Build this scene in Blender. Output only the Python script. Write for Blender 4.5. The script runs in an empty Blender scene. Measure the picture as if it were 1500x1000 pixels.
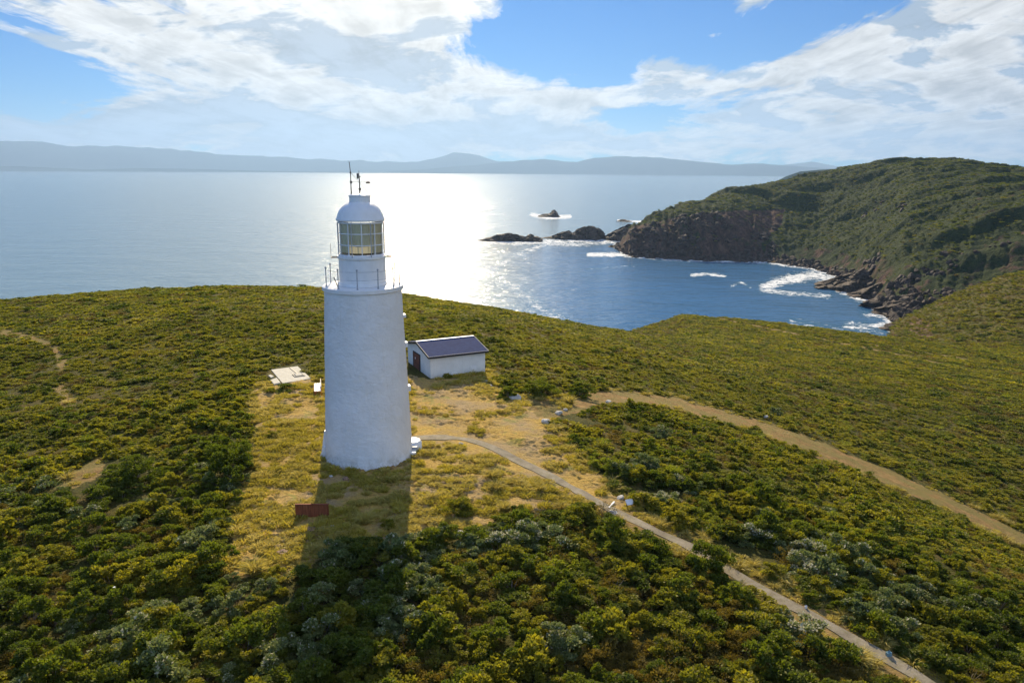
import bpy, math, random
import numpy as np
from mathutils import Vector, Matrix
random.seed(7)
RNG = np.random.default_rng(11)
SC = bpy.context.scene
COL = SC.collection

# ------------------------------------------------------------------ camera model
F = 1083.0                       # focal length in photo pixels (1500 wide)
HC = 18.3                        # camera height over the foot of the tower
SEA = -82.0
PITCH = math.radians(13.05)
ROLL = math.radians(0.42)
RX = np.array([[1, 0, 0], [0, math.sin(PITCH), -math.cos(PITCH)], [0, math.cos(PITCH), math.sin(PITCH)]])
RZ = np.array([[math.cos(ROLL), -math.sin(ROLL), 0], [math.sin(ROLL), math.cos(ROLL), 0], [0, 0, 1]])
RC = RX @ RZ                     # camera to world

def ray(px, py):
    return RC @ np.array([(px - 750) / F, -(py - 500) / F, -1.0])

def slope_at(az, py):            # tan of the depression seen along azimuth az on photo row py
    px = 750 + math.tan(az) * F
    for _ in range(12):
        d = ray(px, py)
        a = math.atan2(d[0], d[1])
        px += (math.tan(az) - math.tan(a)) * F * .98
    return -d[2] / math.hypot(d[0], d[1])

def project(P):
    q = (np.asarray(P, float) - np.array([0, 0, HC])) @ RC
    z = np.minimum(q[..., 2], -1e-3)
    return 750 - q[..., 0] / z * F, 500 + q[..., 1] / z * F

# ------------------------------------------------------------------ noise
def _hash(ix, iy, seed):
    h = (ix.astype(np.int64) * 374761393 + iy.astype(np.int64) * 668265263 + seed * 974634777) & 0xffffffff
    h = ((h ^ (h >> 13)) * 1274126177) & 0xffffffff
    h = (h ^ (h >> 16)) & 0xffff
    return h / 65535.0

def vnoise(x, y, seed=0):
    x = np.asarray(x, float); y = np.asarray(y, float)
    ix = np.floor(x); iy = np.floor(y)
    fx = x - ix; fy = y - iy
    ux = fx * fx * (3 - 2 * fx); uy = fy * fy * (3 - 2 * fy)
    ix = ix.astype(np.int64); iy = iy.astype(np.int64)
    a = _hash(ix, iy, seed); b = _hash(ix + 1, iy, seed); c = _hash(ix, iy + 1, seed); d = _hash(ix + 1, iy + 1, seed)
    return (a * (1 - ux) + b * ux) * (1 - uy) + (c * (1 - ux) + d * ux) * uy * 1.0

def fbm(x, y, seed=0, octv=4, gain=.5):
    t = 0; a = 1; s = 0
    for k in range(octv):
        t = t + a * vnoise(x * 2 ** k + 13.7 * k, y * 2 ** k - 7.1 * k, seed + k); s += a; a *= gain
    return t / s

def sstep(a, b, x):
    t = np.clip((x - a) / (b - a), 0, 1)
    return t * t * (3 - 2 * t)

def inpoly(px, py, poly):
    px = np.asarray(px); py = np.asarray(py)
    r = np.zeros(px.shape, bool)
    n = len(poly)
    for i in range(n):
        x1, y1 = poly[i]; x2, y2 = poly[(i + 1) % n]
        if y1 == y2: continue
        c = ((y1 > py) != (y2 > py)) & (px < (x2 - x1) * (py - y1) / (y2 - y1) + x1)
        r ^= c
    return r

def linedist(px, py, pts):
    d = np.full(np.shape(px), 1e9)
    for (x1, y1), (x2, y2) in zip(pts[:-1], pts[1:]):
        dx, dy = x2 - x1, y2 - y1
        t = np.clip(((px - x1) * dx + (py - y1) * dy) / (dx * dx + dy * dy + 1e-9), 0, 1)
        d = np.minimum(d, np.hypot(px - x1 - t * dx, py - y1 - t * dy))
    return d

# ------------------------------------------------------------------ land shape
# every column: the photo column it is read from and its radii / heights:
# ('p', row) means the height that is seen on that row, a number is a height in metres
P = lambda v: ('p', v)
SUB = -115.0
def dsub(r0): return [(r0, SUB), (r0 + 60, SUB), (r0 + 150, SUB), (r0 + 250, SUB), (r0 + 450, SUB)]
LEFT = [(215, -30), (310, -66), (400, SUB), (470, SUB), (560, SUB)]
COLS = [
 # px    r=6   25    46    70     R1 crest       F5            F6 B           F7            F8 C           F9
 (-900, -1.0, -.6, -1.5, -3.0, (140, P(470)), *LEFT, *dsub(700)),
 (-300, -.6, -.4, -.8, -2.0, (140, P(462)), *LEFT, *dsub(700)),
 (0,    -.5, -.3, -.5, -1.2, (140, P(443)), *LEFT, *dsub(700)),
 (150,  -.5, -.2, -.3, -.6, (135, P(430.5)), *LEFT, *dsub(700)),
 (300,  -.5, -.2, 0.0, 0.0, (130, P(424)), *LEFT, *dsub(700)),
 (450,  -.5, -.1, 0.0, 0.1, (125, P(427)), *LEFT, *dsub(700)),
 (600,  -.5, -.1, 0.0, 0.0, (125, P(438)), *LEFT, *dsub(700)),
 (700,  -.5, -.1, 0.0, -.2, (125, P(451)), *LEFT, *dsub(700)),
 (800,  -.5, -.2, -.2, -.9, (130, P(468)), *LEFT, *dsub(800)),
 (880,  -.6, -.3, -.5, -1.8, (135, P(480)), (215, -36), (310, -70), (400, SUB), (470, SUB), (560, SUB), *dsub(860)),
 (905,  -.6, -.3, -.6, -2.1, (138, P(483)), (215, -38), (310, P(500)), (400, SUB), (470, SUB), (560, SUB),
        (950, -95), (975, -84), (1010, -80), (1050, -95), (1200, SUB)),
 (925,  -.6, -.3, -.7, -2.4, (140, P(487)), (215, -38), (310, P(489)), (400, -100), (470, SUB), (560, SUB),
        (905, SEA - 1), (925, P(350)), (950, P(333)), (985, P(327)), (1200, SUB)),
 (960,  -.6, -.3, -.8, -2.8, (140, P(496)), (215, -35), (305, P(477)), (400, -100), (470, SUB), (560, SUB),
        (890, SEA - 1), (915, P(350)), (945, P(325)), (1010, P(309)), (1250, SUB)),
 (1010, -.6, -.4, -1.0, -3.5, (140, P(505)), (215, P(482)), (290, P(462)), (385, -85), (470, SUB), (560, SUB),
        (880, SEA - 1), (905, P(345)), (940, P(312)), (1060, P(293)), (1350, SUB)),
 (1070, -.7, -.5, -1.3, -4.4, (140, P(512)), (205, P(488)), (275, P(465.5)), (370, -85), (470, SUB), (560, SUB),
        (885, SEA - 1), (915, P(345)), (955, P(310)), (1120, P(275)), (1400, -60)),
 (1130, -.7, -.6, -1.6, -5.2, (140, P(520)), (200, P(494)), (260, P(471)), (350, -85), (470, SUB), (560, SUB),
        (895, SEA - 1), (935, P(352)), (990, P(318)), (1180, P(265)), (1450, -30)),
 (1200, -.8, -.7, -2.0, -6.2, (140, P(529)), (190, P(504)), (250, P(480)), (340, -88), (470, SUB), (560, SUB),
        (850, SEA - 1), (905, P(356)), (985, P(318)), (1200, P(252)), (1450, 0)),
 (1262, -.8, -.8, -2.4, -7.2, (140, P(538)), (190, P(512)), (245, P(487)), (340, -92), (470, SUB), (600, -100),
        (760, SEA - 1), (830, P(362)), (930, P(312)), (1180, P(237)), (1450, 10)),
 (1300, -.9, -.9, -2.6, -7.8, (140, P(543)), (190, P(517)), (240, P(491.5)), (340, -86), (430, SEA-4), (520, -92),
        (640, SEA + 1), (730, P(372)), (860, P(312)), (1150, P(231)), (1450, 20)),
 (1335, -.9, -1, -2.8, -8.3, (140, P(547)), (190, P(521)), (240, P(496)), (340, P(499)), (420, P(472)), (490, -92),
        (570, SEA + 2), (660, P(382)), (800, P(305)), (1120, P(229)), (1450, 20)),
 (1400, -1, -1.1, -3.2, -9.2, (140, P(557)), (190, P(531)), (240, P(506)), (330, P(497)), (430, P(440)), (490, -80),
        (560, -72), (640, P(372)), (760, P(300)), (1080, P(231)), (1450, 20)),
 (1450, -1, -1.2, -3.5, -9.8, (140, P(564)), (190, P(538)), (240, P(514)), (320, P(500)), (440, P(418)), (500, -72),
        (560, -66), (640, P(360)), (730, P(295)), (1060, P(236)), (1450, 15)),
 (1500, -1, -1.3, -3.8, -10.5, (140, P(572)), (190, P(545)), (240, P(521)), (315, P(500)), (450, P(399)), (510, -62),
        (560, -58), (630, P(350)), (720, P(285)), (1050, P(242)), (1450, 10)),
 (1640, -1, -1.5, -4.4, -12, (140, P(592)), (190, P(565)), (240, P(538)), (315, P(500)), (450, P(370)), (520, -40),
        (570, -35), (640, P(320)), (730, P(280)), (1050, P(250)), (1450, 10)),
 (2100, -1, -1.5, -5, -14, (140, -25), (190, -32), (240, -36), (315, -35), (450, -10), (520, -5),
        (570, 0), (640, 5), (730, 10), (1050, 15), (1450, 10)),
]
_az, _r, _z = [], [], []
for c in COLS:
    az = math.atan((c[0] - 750) / F / 1.02)
    rr = [6, 25, 46, 70]; zz = list(c[1:5])
    for r, z in c[5:]:
        rr.append(r)
        if isinstance(z, tuple): z = HC - r * slope_at(az, z[1])
        zz.append(z)
    _az.append(az); _r.append(rr); _z.append(zz)
_az = np.array(_az); _r = np.array(_r, float); _z = np.array(_z, float)
NF = _r.shape[1]

def terrain_raw(x, y):
    x = np.asarray(x, float); y = np.asarray(y, float)
    shp = x.shape; x = x.ravel(); y = y.ravel()
    az = np.arctan2(x, y); r = np.hypot(x, y)
    aw = np.clip(az, _az[0], _az[-1])
    j = np.clip(np.searchsorted(_az, aw) - 1, 0, len(_az) - 2)
    t = (aw - _az[j]) / (_az[j + 1] - _az[j])
    t = np.clip(t, 0, 1)
    out = np.empty_like(r)
    CH = 200000
    for s in range(0, len(r), CH):
        e = slice(s, s + CH)
        R = _r[j[e]] * (1 - t[e, None]) + _r[j[e] + 1] * t[e, None]
        Z = _z[j[e]] * (1 - t[e, None]) + _z[j[e] + 1] * t[e, None]
        h = np.diff(R, axis=1); d = np.diff(Z, axis=1) / h
        m = np.zeros_like(Z)
        w1 = 2 * h[:, 1:] + h[:, :-1]; w2 = h[:, 1:] + 2 * h[:, :-1]
        same = d[:, 1:] * d[:, :-1] > 0
        with np.errstate(divide='ignore', invalid='ignore'):
            mm = (w1 + w2) / (w1 / d[:, :-1] + w2 / d[:, 1:])
        m[:, 1:-1] = np.where(same, mm, 0)
        m[:, 0] = d[:, 0]; m[:, -1] = d[:, -1]
        rr = np.clip(r[e], R[:, 0], R[:, -1])
        k = np.clip((rr[:, None] >= R).sum(1) - 1, 0, NF - 2)
        i = np.arange(len(rr))
        hh = h[i, k]; u = (rr - R[i, k]) / hh
        out[e] = (Z[i, k] * (1 + 2 * u) * (1 - u) ** 2 + m[i, k] * hh * u * (1 - u) ** 2
                  + Z[i, k + 1] * u * u * (3 - 2 * u) + m[i, k + 1] * hh * u * u * (u - 1))
    return out.reshape(shp)

def terrain(x, y, fine=True):
    z = terrain_raw(x, y)
    r = np.hypot(x, y)
    n = (fbm(np.asarray(x) / 14, np.asarray(y) / 14, 3, 4) - .5)
    z = z + n * .5 * sstep(52, 90, r)
    if fine:
        z = z + (fbm(np.asarray(x) / 1.6, np.asarray(y) / 1.6, 9, 3) - .5) * .12 * (1 - sstep(200, 400, r))
        # broken scrub and rock of the far headland
        far = sstep(430, 560, r) * (z > SEA - 6)
        a = fbm(x / 60, y / 60, 21, 5, .55) - .5
        b = np.abs(fbm(x / 17, y / 17, 31, 4) - .5) * (.45 + .55 * (1 - sstep(-40, -5, z)))
        c = fbm(x / 5, y / 5, 41, 3) - .5
        gl = np.abs(fbm((x * .8 + y * .6) / 38 + a * 1.5, (y * .8 - x * .6) / 150, 35, 4) - .5)
        z = z - far * (.22 - gl) * 34 * sstep(SEA + 5, SEA + 45, z)
        cl_ = np.abs(fbm(np.arctan2(x, y) * 190, r / 90, 47, 3) - .5)
        z = z - far * (cl_ - .12) * (6 + 16 * (1 - sstep(.22, .38, np.arctan2(x, y)))) * sstep(SEA, SEA + 12, z) * (1 - sstep(-45, -12, z))
        z = z + far * (a * 5.5 * sstep(SEA, SEA + 30, z) - b * 8 * sstep(SEA, SEA + 20, z) + c * 1.3)
    return z

def lumps(x, y):
    k = np.abs(fbm(x / .55, y / .38, 83, 3) - .5)
    return (.17 - k) * .85 * (.25 + .75 * sstep(.40, .52, fbm(x / 2.6, y / 2.6, 151, 4)))

def hit(px, py, zoff=0.0):       # point of the land seen at a photo pixel
    d = ray(px, py); d = d / math.hypot(d[0], d[1])
    rs = np.concatenate([np.arange(8, 160, .05), np.arange(160, 700, .5)])
    zr = HC + d[2] * rs - zoff
    zt = terrain(d[0] * rs, d[1] * rs)
    i = np.argmax(zr <= zt)
    return Vector((float(d[0] * rs[i]), float(d[1] * rs[i]), float(zt[i])))

def tz(x, y): return float(terrain(np.array([x]), np.array([y]))[0])

def hit_sea(px, py):
    d = ray(px, py); t = (SEA - HC) / d[2]
    return Vector((d[0] * t, d[1] * t, SEA))

# ------------------------------------------------------------------ areas, read on the photo, fixed on the ground
CLEAR = [(372, 566), (392, 556), (412, 566), (452, 553), (478, 556), (600, 550), (632, 556), (712, 545), (735, 574), (790, 585),
         (850, 576), (830, 592), (812, 606), (800, 622), (830, 648), (862, 688), (900, 722), (930, 742), (1010, 800), (960, 790), (905, 762), (868, 738),
         (800, 752), (740, 752), (700, 768), (655, 792), (612, 800), (560, 788), (520, 800), (470, 820), (440, 850),
         (400, 830), (336, 862), (332, 815), (348, 750), (352, 715), (376, 690), (372, 668), (382, 640), (374, 612)]
TRK_U = [(765, 590), (800, 582), (850, 575), (905, 572), (960, 578), (1000, 585), (1060, 602), (1130, 620), (1200, 647), (1300, 687), (1400, 732), (1500, 780), (1650, 855)]
TRK_L = [(1650, 883), (1500, 800), (1400, 752), (1300, 708), (1200, 667), (1100, 629), (1000, 602), (940, 592), (880, 594), (820, 610), (790, 612)]
TRACK = TRK_U + TRK_L
PATH_C = [(604, 642), (640, 640), (680, 642), (712, 652), (745, 668), (800, 695), (850, 722), (905, 752), (960, 779), (1010, 800),
          (1050, 825), (1100, 858), (1150, 884), (1200, 908), (1260, 944), (1320, 978), (1360, 1002), (1420, 1040)]
BARE = [[(74, 714), (115, 686), (150, 672), (156, 690), (110, 714)],
        [(76, 504), (90, 508), (99, 534), (83, 537)], [(79, 566), (94, 570), (110, 592), (93, 600)],
        [(80, 990), (130, 940), (150, 925), (158, 935), (120, 985), (100, 1010)],
        [(124, 624), (148, 612), (146, 622), (128, 634)],
        [(560, 895), (600, 882), (616, 886), (616, 905), (590, 908)]]
THINLINES = [([(0, 486), (25, 489), (60, 500), (82, 510), (90, 535), (90, 570), (100, 592)], 3.8),
             ([(1030, 462), (1120, 480), (1230, 502), (1330, 522), (1400, 538), (1460, 550)], 1.3),
             ([(1250, 501), (1330, 514), (1400, 523), (1440, 533)], 1.0)]

def areas(x, y, z):
    px, py = project(np.stack([x, y, z], -1))
    r = np.hypot(x, y)
    jx = (fbm(x / 1.1, y / 1.1, 51, 3) - .5) * 2; jy = (fbm(x / 1.1, y / 1.1, 61, 3) - .5) * 2
    qx = px + jx * 14 * 40 / np.maximum(r, 20); qy = py + jy * 8 * 40 / np.maximum(r, 20)
    near = (y > 4)
    clear = inpoly(qx, qy, CLEAR) & near
    track = inpoly(qx, qy, TRACK) & near
    bare = np.zeros(px.shape, bool)
    for b in BARE: bare |= inpoly(qx, qy, b) & near
    line = np.zeros(px.shape, bool)
    for pts, w in THINLINES: line |= (linedist(px + jx * 1.0, py + jy * .8, pts) < w) & near
    return px, py, clear, track, bare, line

# ------------------------------------------------------------------ materials
def new_mat(name):
    m = bpy.data.materials.new(name); m.use_nodes = True
    nt = m.node_tree; nt.nodes.clear()
    return m, nt
def N(nt, kind, **kw):
    n = nt.nodes.new(kind)
    for k, v in kw.items():
        if k.startswith('i_'):
            n.inputs[k[2:].replace('_', ' ')].default_value = v
        else: setattr(n, k, v)
    return n
def L(nt, a, b): nt.links.new(a, b)
def rgba(c): return (c[0], c[1], c[2], 1)
def noise(nt, scale, vec=None, detail=4, rough=.55, dist=0, dim='3D'):
    n = N(nt, 'ShaderNodeTexNoise'); n.noise_dimensions = dim
    n.inputs['Scale'].default_value = scale; n.inputs['Detail'].default_value = detail
    n.inputs['Roughness'].default_value = rough; n.inputs['Distortion'].default_value = dist
    if vec is not None: L(nt, vec, n.inputs['Vector'])
    return n.outputs['Fac']
def ramp(nt, fac, stops, interp='LINEAR'):
    n = N(nt, 'ShaderNodeValToRGB'); cr = n.color_ramp; cr.interpolation = interp
    while len(cr.elements) < len(stops): cr.elements.new(.5)
    for e, (p, c) in zip(cr.elements, stops):
        e.position = p; e.color = rgba(c) if hasattr(c, '__len__') else (c, c, c, 1)
    L(nt, fac, n.inputs['Fac']); return n.outputs['Color']
def mix(nt, fac, a, b, mode='MIX'):
    n = N(nt, 'ShaderNodeMix', data_type='RGBA', blend_type=mode)
    for sock, v in ((n.inputs['Factor'], fac), (n.inputs['A'], a), (n.inputs['B'], b)):
        if hasattr(v, 'links') or hasattr(v, 'is_linked'): L(nt, v, sock)
        elif hasattr(v, '__len__'): sock.default_value = rgba(v)
        else: sock.default_value = v
    # colour sockets share the names; pick the colour ones
    return n
def mixc(nt, fac, a, b, mode='MIX'):
    n = N(nt, 'ShaderNodeMix', data_type='RGBA', blend_type=mode, clamp_factor=True)
    F_, A_, B_ = n.inputs[0], n.inputs[6], n.inputs[7]
    for sock, v in ((F_, fac), (A_, a), (B_, b)):
        if isinstance(v, bpy.types.NodeSocket): L(nt, v, sock)
        elif hasattr(v, '__len__'): sock.default_value = rgba(v)
        else: sock.default_value = v
    return n.outputs[2]
def math_(nt, op, a, b=None, c=None, clamp=False):
    n = N(nt, 'ShaderNodeMath', operation=op, use_clamp=clamp)
    for i, v in enumerate((a, b, c)):
        if v is None: continue
        if isinstance(v, bpy.types.NodeSocket): L(nt, v, n.inputs[i])
        else: n.inputs[i].default_value = v
    return n.outputs[0]
def attr(nt, name):
    return N(nt, 'ShaderNodeAttribute', attribute_name=name).outputs['Fac']
def out(nt, sh):
    o = N(nt, 'ShaderNodeOutputMaterial'); L(nt, sh, o.inputs['Surface']); return o
def principled(nt, color, rough=.6, spec=.5, metallic=0):
    b = N(nt, 'ShaderNodeBsdfPrincipled')
    if isinstance(color, bpy.types.NodeSocket): L(nt, color, b.inputs['Base Color'])
    else: b.inputs['Base Color'].default_value = rgba(color)
    if isinstance(rough, bpy.types.NodeSocket): L(nt, rough, b.inputs['Roughness'])
    else: b.inputs['Roughness'].default_value = rough
    b.inputs['Specular IOR Level'].default_value = spec; b.inputs['Metallic'].default_value = metallic
    return b
def bump(nt, h, dist, strength=1.0, normal=None):
    b = N(nt, 'ShaderNodeBump'); b.inputs['Distance'].default_value = dist; b.inputs['Strength'].default_value = strength
    L(nt, h, b.inputs['Height'])
    if normal is not None: L(nt, normal, b.inputs['Normal'])
    return b.outputs['Normal']
def pos(nt): return N(nt, 'ShaderNodeNewGeometry').outputs['Position']
def objco(nt): return N(nt, 'ShaderNodeTexCoord').outputs['Object']

def simple(name, col, rough=.6, var=.12, scale=6, bmp=0, bscale=30, spec=.4, metallic=0):
    m, nt = new_mat(name)
    v = objco(nt)
    n = noise(nt, scale, v, 5, .6)
    c = ramp(nt, n, [(.3, [max(0, x * (1 - var)) for x in col]), (.7, [min(1, x * (1 + var)) for x in col])])
    b = principled(nt, c, rough, spec, metallic)
    if bmp: L(nt, bump(nt, noise(nt, bscale, v, 4), bmp), b.inputs['Normal'])
    out(nt, b.outputs[0]); return m

M = {}
# whitewashed masonry
m, nt = new_mat('white_masonry'); v = objco(nt)
n1 = noise(nt, .5, v, 6, .6); n2 = noise(nt, 9, v, 5, .65)
c = ramp(nt, n1, [(.3, (.76, .75, .72)), (.7, (.84, .83, .82))])
mp = N(nt, 'ShaderNodeMapping'); mp.inputs['Scale'].default_value = (5, 5, .35); L(nt, v, mp.inputs['Vector'])
st = noise(nt, 1.0, mp.outputs[0], 6, .65)
c = mixc(nt, ramp(nt, st, [(.55, 0.0), (.78, .22)]), c, (.60, .58, .50))
c = mixc(nt, ramp(nt, n2, [(.60, 0.0), (.74, .35)]), c, (.55, .54, .50))
sz = N(nt, 'ShaderNodeSeparateXYZ'); L(nt, v, sz.inputs[0])
lowd = math_(nt, 'MULTIPLY', ramp(nt, sz.outputs[2], [(.0, 1.0), (.9, 0.0)]), ramp(nt, noise(nt, 3, v, 6, .7), [(.42, 0.0), (.6, .8)]))
c = mixc(nt, lowd, c, (.42, .38, .28))
mp3 = N(nt, 'ShaderNodeMapping'); mp3.inputs['Scale'].default_value = (3.2, 3.2, .16); L(nt, v, mp3.inputs['Vector'])
c = mixc(nt, ramp(nt, noise(nt, 1.0, mp3.outputs[0], 7, .7), [(.60, 0.0), (.72, .35)]), c, (.52, .42, .30))
c = mixc(nt, ramp(nt, noise(nt, .9, v, 2, .4), [(.52, 0.0), (.54, .25)]), c, (.90, .90, .89))
b = principled(nt, c, .55, .4)
mp2 = N(nt, 'ShaderNodeMapping'); mp2.inputs['Scale'].default_value = (1, 1, 1.45); L(nt, v, mp2.inputs['Vector'])
h = math_(nt, 'ADD', math_(nt, 'MULTIPLY', noise(nt, 3.2, mp2.outputs[0], 5, .6), 1.0), math_(nt, 'MULTIPLY', noise(nt, 14, v, 3, .6), .22))
L(nt, bump(nt, h, .06, 1.0), b.inputs['Normal']); out(nt, b.outputs[0]); M['masonry'] = m
M['white_paint'] = simple('white_paint', (.80, .80, .79), .38, .06, 2, .004, 20, .5)
M['rail_paint'] = simple('weathered_rail_paint', (.40, .41, .43), .5, .3, 9)
M['dark_metal'] = simple('dark_metal', (.06, .06, .065), .5, .3, 9)
M['curtain'] = simple('beige_lamp_curtain', (.72, .66, .48), .9, .1, 1.2)
m, nt = new_mat('translucent_curtain'); d_ = N(nt, 'ShaderNodeBsdfDiffuse'); d_.inputs['Color'].default_value = (.95, .86, .60, 1); t_ = N(nt, 'ShaderNodeBsdfTranslucent'); t_.inputs['Color'].default_value = (.62, .55, .40, 1)
ms = N(nt, 'ShaderNodeMixShader'); ms.inputs[0].default_value = .2; L(nt, d_.outputs[0], ms.inputs[1]); L(nt, t_.outputs[0], ms.inputs[2]); out(nt, ms.outputs[0]); M['curtain'] = m
M['house_wall'] = simple('white_render', (.78, .79, .78), .75, .05, 1.3, .01, 14)
M['trim_dark'] = simple('black_trim', (.015, .016, .02), .55, .2)
M['trim_white'] = simple('white_trim', (.8, .8, .8), .5, .05)
M['door'] = simple('rusty_brown_door', (.17, .06, .035), .7, .45, 5, .004, 30)
M['concrete'] = simple('pale_concrete', (.55, .52, .43), .85, .14, 2.5, .012, 22)
M['red_paint'] = simple('red_paint', (.5, .04, .03), .45, .15)
M['stone_white'] = simple('pale_granite', (.50, .47, .42), .8, .25, 3, .02, 9)
M['stone_brown'] = simple('brown_rock', (.27, .17, .11), .85, .35, 3, .03, 7)
M['blue_post'] = simple('blue_grey_paint', (.16, .30, .36), .5, .2)
M['step_grey'] = simple('grey_paving', (.25, .24, .25), .8, .2, 4)

m, nt = new_mat('rusty_steel'); v = objco(nt)
mp = N(nt, 'ShaderNodeMapping'); mp.inputs['Scale'].default_value = (7, 7, .8); L(nt, v, mp.inputs['Vector'])
c = ramp(nt, noise(nt, 2, mp.outputs[0], 6, .65), [(.3, (.13, .04, .018)), (.55, (.27, .085, .038)), (.8, (.40, .16, .07))])
b = principled(nt, c, .8, .2); L(nt, bump(nt, noise(nt, 20, v), .004), b.inputs['Normal']); out(nt, b.outputs[0]); M['rust'] = m

m, nt = new_mat('roof_slate_blue'); v = objco(nt)
w = N(nt, 'ShaderNodeTexWave', wave_type='BANDS', bands_direction='X'); w.inputs['Scale'].default_value = 3.2; w.inputs['Distortion'].default_value = .1
L(nt, v, w.inputs['Vector'])
c = ramp(nt, noise(nt, 3, v, 5), [(.3, (.012, .030, .11)), (.7, (.022, .050, .16))])
b = principled(nt, c, .85, .08); L(nt, bump(nt, w.outputs['Fac'], .015, .7), b.inputs['Normal']); out(nt, b.outputs[0]); M['roof'] = m
m, nt = new_mat('weathered_render'); v = objco(nt)
c = ramp(nt, noise(nt, 1.3, v, 6, .6), [(.3, (.70, .71, .69)), (.7, (.80, .81, .80))])
sz = N(nt, 'ShaderNodeSeparateXYZ'); L(nt, v, sz.inputs[0])
gr = math_(nt, 'MULTIPLY', ramp(nt, math_(nt, 'ADD', sz.outputs[2], .3), [(.1, 1.0), (.8, 0.0)]), ramp(nt, noise(nt, 2.5, v, 7, .75), [(.40, 0.0), (.58, .8)]))
c = mixc(nt, gr, c, (.36, .33, .25))
mp = N(nt, 'ShaderNodeMapping'); mp.inputs['Scale'].default_value = (4, 4, .4); L(nt, v, mp.inputs['Vector'])
c = mixc(nt, ramp(nt, noise(nt, 1.5, mp.outputs[0], 6, .7), [(.55, 0.0), (.75, .35)]), c, (.50, .50, .46))
b = principled(nt, c, .75, .3); L(nt, bump(nt, noise(nt, 12, v, 4), .02), b.inputs['Normal']); out(nt, b.outputs[0]); M['house_wall'] = m

m, nt = new_mat('lantern_glass')
g = N(nt, 'ShaderNodeBsdfGlossy'); g.inputs['Roughness'].default_value = .08; g.inputs['Color'].default_value = (.9, .95, 1, 1)
t = N(nt, 'ShaderNodeBsdfTransparent'); t.inputs['Color'].default_value = (.97, .98, .97, 1)
fr = N(nt, 'ShaderNodeFresnel'); fr.inputs['IOR'].default_value = 1.5
ms = N(nt, 'ShaderNodeMixShader'); L(nt, fr.outputs[0], ms.inputs[0]); L(nt, t.outputs[0], ms.inputs[1]); L(nt, g.outputs[0], ms.inputs[2])
out(nt, ms.outputs[0]); M['glass'] = m

# ground: soil under the heath, dry lawn of the clearing, bare track, rock
m, nt = new_mat('heath_ground'); v = pos(nt)
big = noise(nt, .045, v, 5, .6); mid = noise(nt, .5, v, 5, .6); fin = noise(nt, 5, v, 5, .7); grit = noise(nt, 28, v, 3, .7)
heath = ramp(nt, mid, [(.3, (.06, .07, .014)), (.5, (.12, .11, .024)), (.7, (.18, .13, .035))])
heath = mixc(nt, ramp(nt, fin, [(.4, 0.0), (.65, .75)]), heath, (.030, .028, .014))
lawn = ramp(nt, fin, [(.25, (.20, .12, .035)), (.42, (.44, .28, .075)), (.6, (.60, .41, .11)), (.8, (.50, .41, .10))])
lawn = mixc(nt, ramp(nt, noise(nt, .33, v, 5, .65), [(.42, 0.0), (.62, .85)]), lawn, ramp(nt, grit, [(.3, (.28, .20, .12)), (.7, (.50, .38, .22))]))
lawn = mixc(nt, ramp(nt, noise(nt, .8, v, 4, .6, .6), [(.56, 0.0), (.66, .6)]), lawn, (.27, .29, .07))
dirt = ramp(nt, noise(nt, 1.4, v, 8, .75), [(.3, (.17, .10, .035)), (.5, (.32, .195, .075)), (.72, (.48, .31, .13))])
dirt = mixc(nt, ramp(nt, noise(nt, .5, v, 7, .7), [(.40, 0.0), (.56, .8)]), dirt, (.22, .19, .06))
dirt = mixc(nt, ramp(nt, grit, [(.62, 0.0), (.7, .5)]), dirt, (.5, .42, .32))
mp = N(nt, 'ShaderNodeMapping'); mp.inputs['Scale'].default_value = (.12, .12, .02); L(nt, v, mp.inputs['Vector'])
rk = ramp(nt, noise(nt, 1.5, mp.outputs[0], 8, .65, 1.0), [(.3, (.03, .022, .016)), (.5, (.10, .062, .035)), (.7, (.24, .15, .08))])
c = mixc(nt, attr(nt, 'clear'), heath, lawn)
c = mixc(nt, attr(nt, 'track'), c, dirt)
wob = math_(nt, 'ADD', attr(nt, 'rock'), math_(nt, 'MULTIPLY', math_(nt, 'SUBTRACT', noise(nt, .09, v, 8, .7), .5), 1.6))
wob = math_(nt, 'MULTIPLY', wob, math_(nt, 'GREATER_THAN', attr(nt, 'rock'), .01))
c = mixc(nt, ramp(nt, wob, [(.42, 0.0), (.58, 1.0)]), c, rk)
b = principled(nt, c, .95, .1)
h = math_(nt, 'ADD', math_(nt, 'MULTIPLY', fin, 1.0), math_(nt, 'MULTIPLY', grit, .25))
L(nt, bump(nt, h, .16, 1.0), b.inputs['Normal']); out(nt, b.outputs[0]); M['ground'] = m

# the headland across the bay: scrub and rock
m, nt = new_mat('headland_scrub'); v = pos(nt)
n1 = noise(nt, .012, v, 6, .6); n2 = noise(nt, .12, v, 7, .7); n3 = noise(nt, .5, v, 5, .7)
scr = ramp(nt, n2, [(.3, (.014, .026, .012)), (.48, (.032, .050, .017)), (.62, (.058, .074, .022)), (.75, (.09, .10, .03))])
scr = mixc(nt, ramp(nt, n1, [(.4, 0.0), (.6, .45)]), scr, (.075, .085, .026))
scr = mixc(nt, ramp(nt, n3, [(.4, .6), (.6, 0.0)]), scr, (.018, .024, .012))
mp = N(nt, 'ShaderNodeMapping'); mp.inputs['Scale'].default_value = (.16, .16, .022); L(nt, v, mp.inputs['Vector'])
sn = noise(nt, 1.0, mp.outputs[0], 9, .65, .8)
rk = ramp(nt, sn, [(.3, (.025, .018, .016)), (.5, (.085, .050, .038)), (.66, (.17, .10, .07)), (.8, (.28, .19, .13))])
wob = math_(nt, 'ADD', attr(nt, 'rock'), math_(nt, 'MULTIPLY', math_(nt, 'SUBTRACT', noise(nt, .035, v, 9, .75), .5), 1.8))
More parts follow.
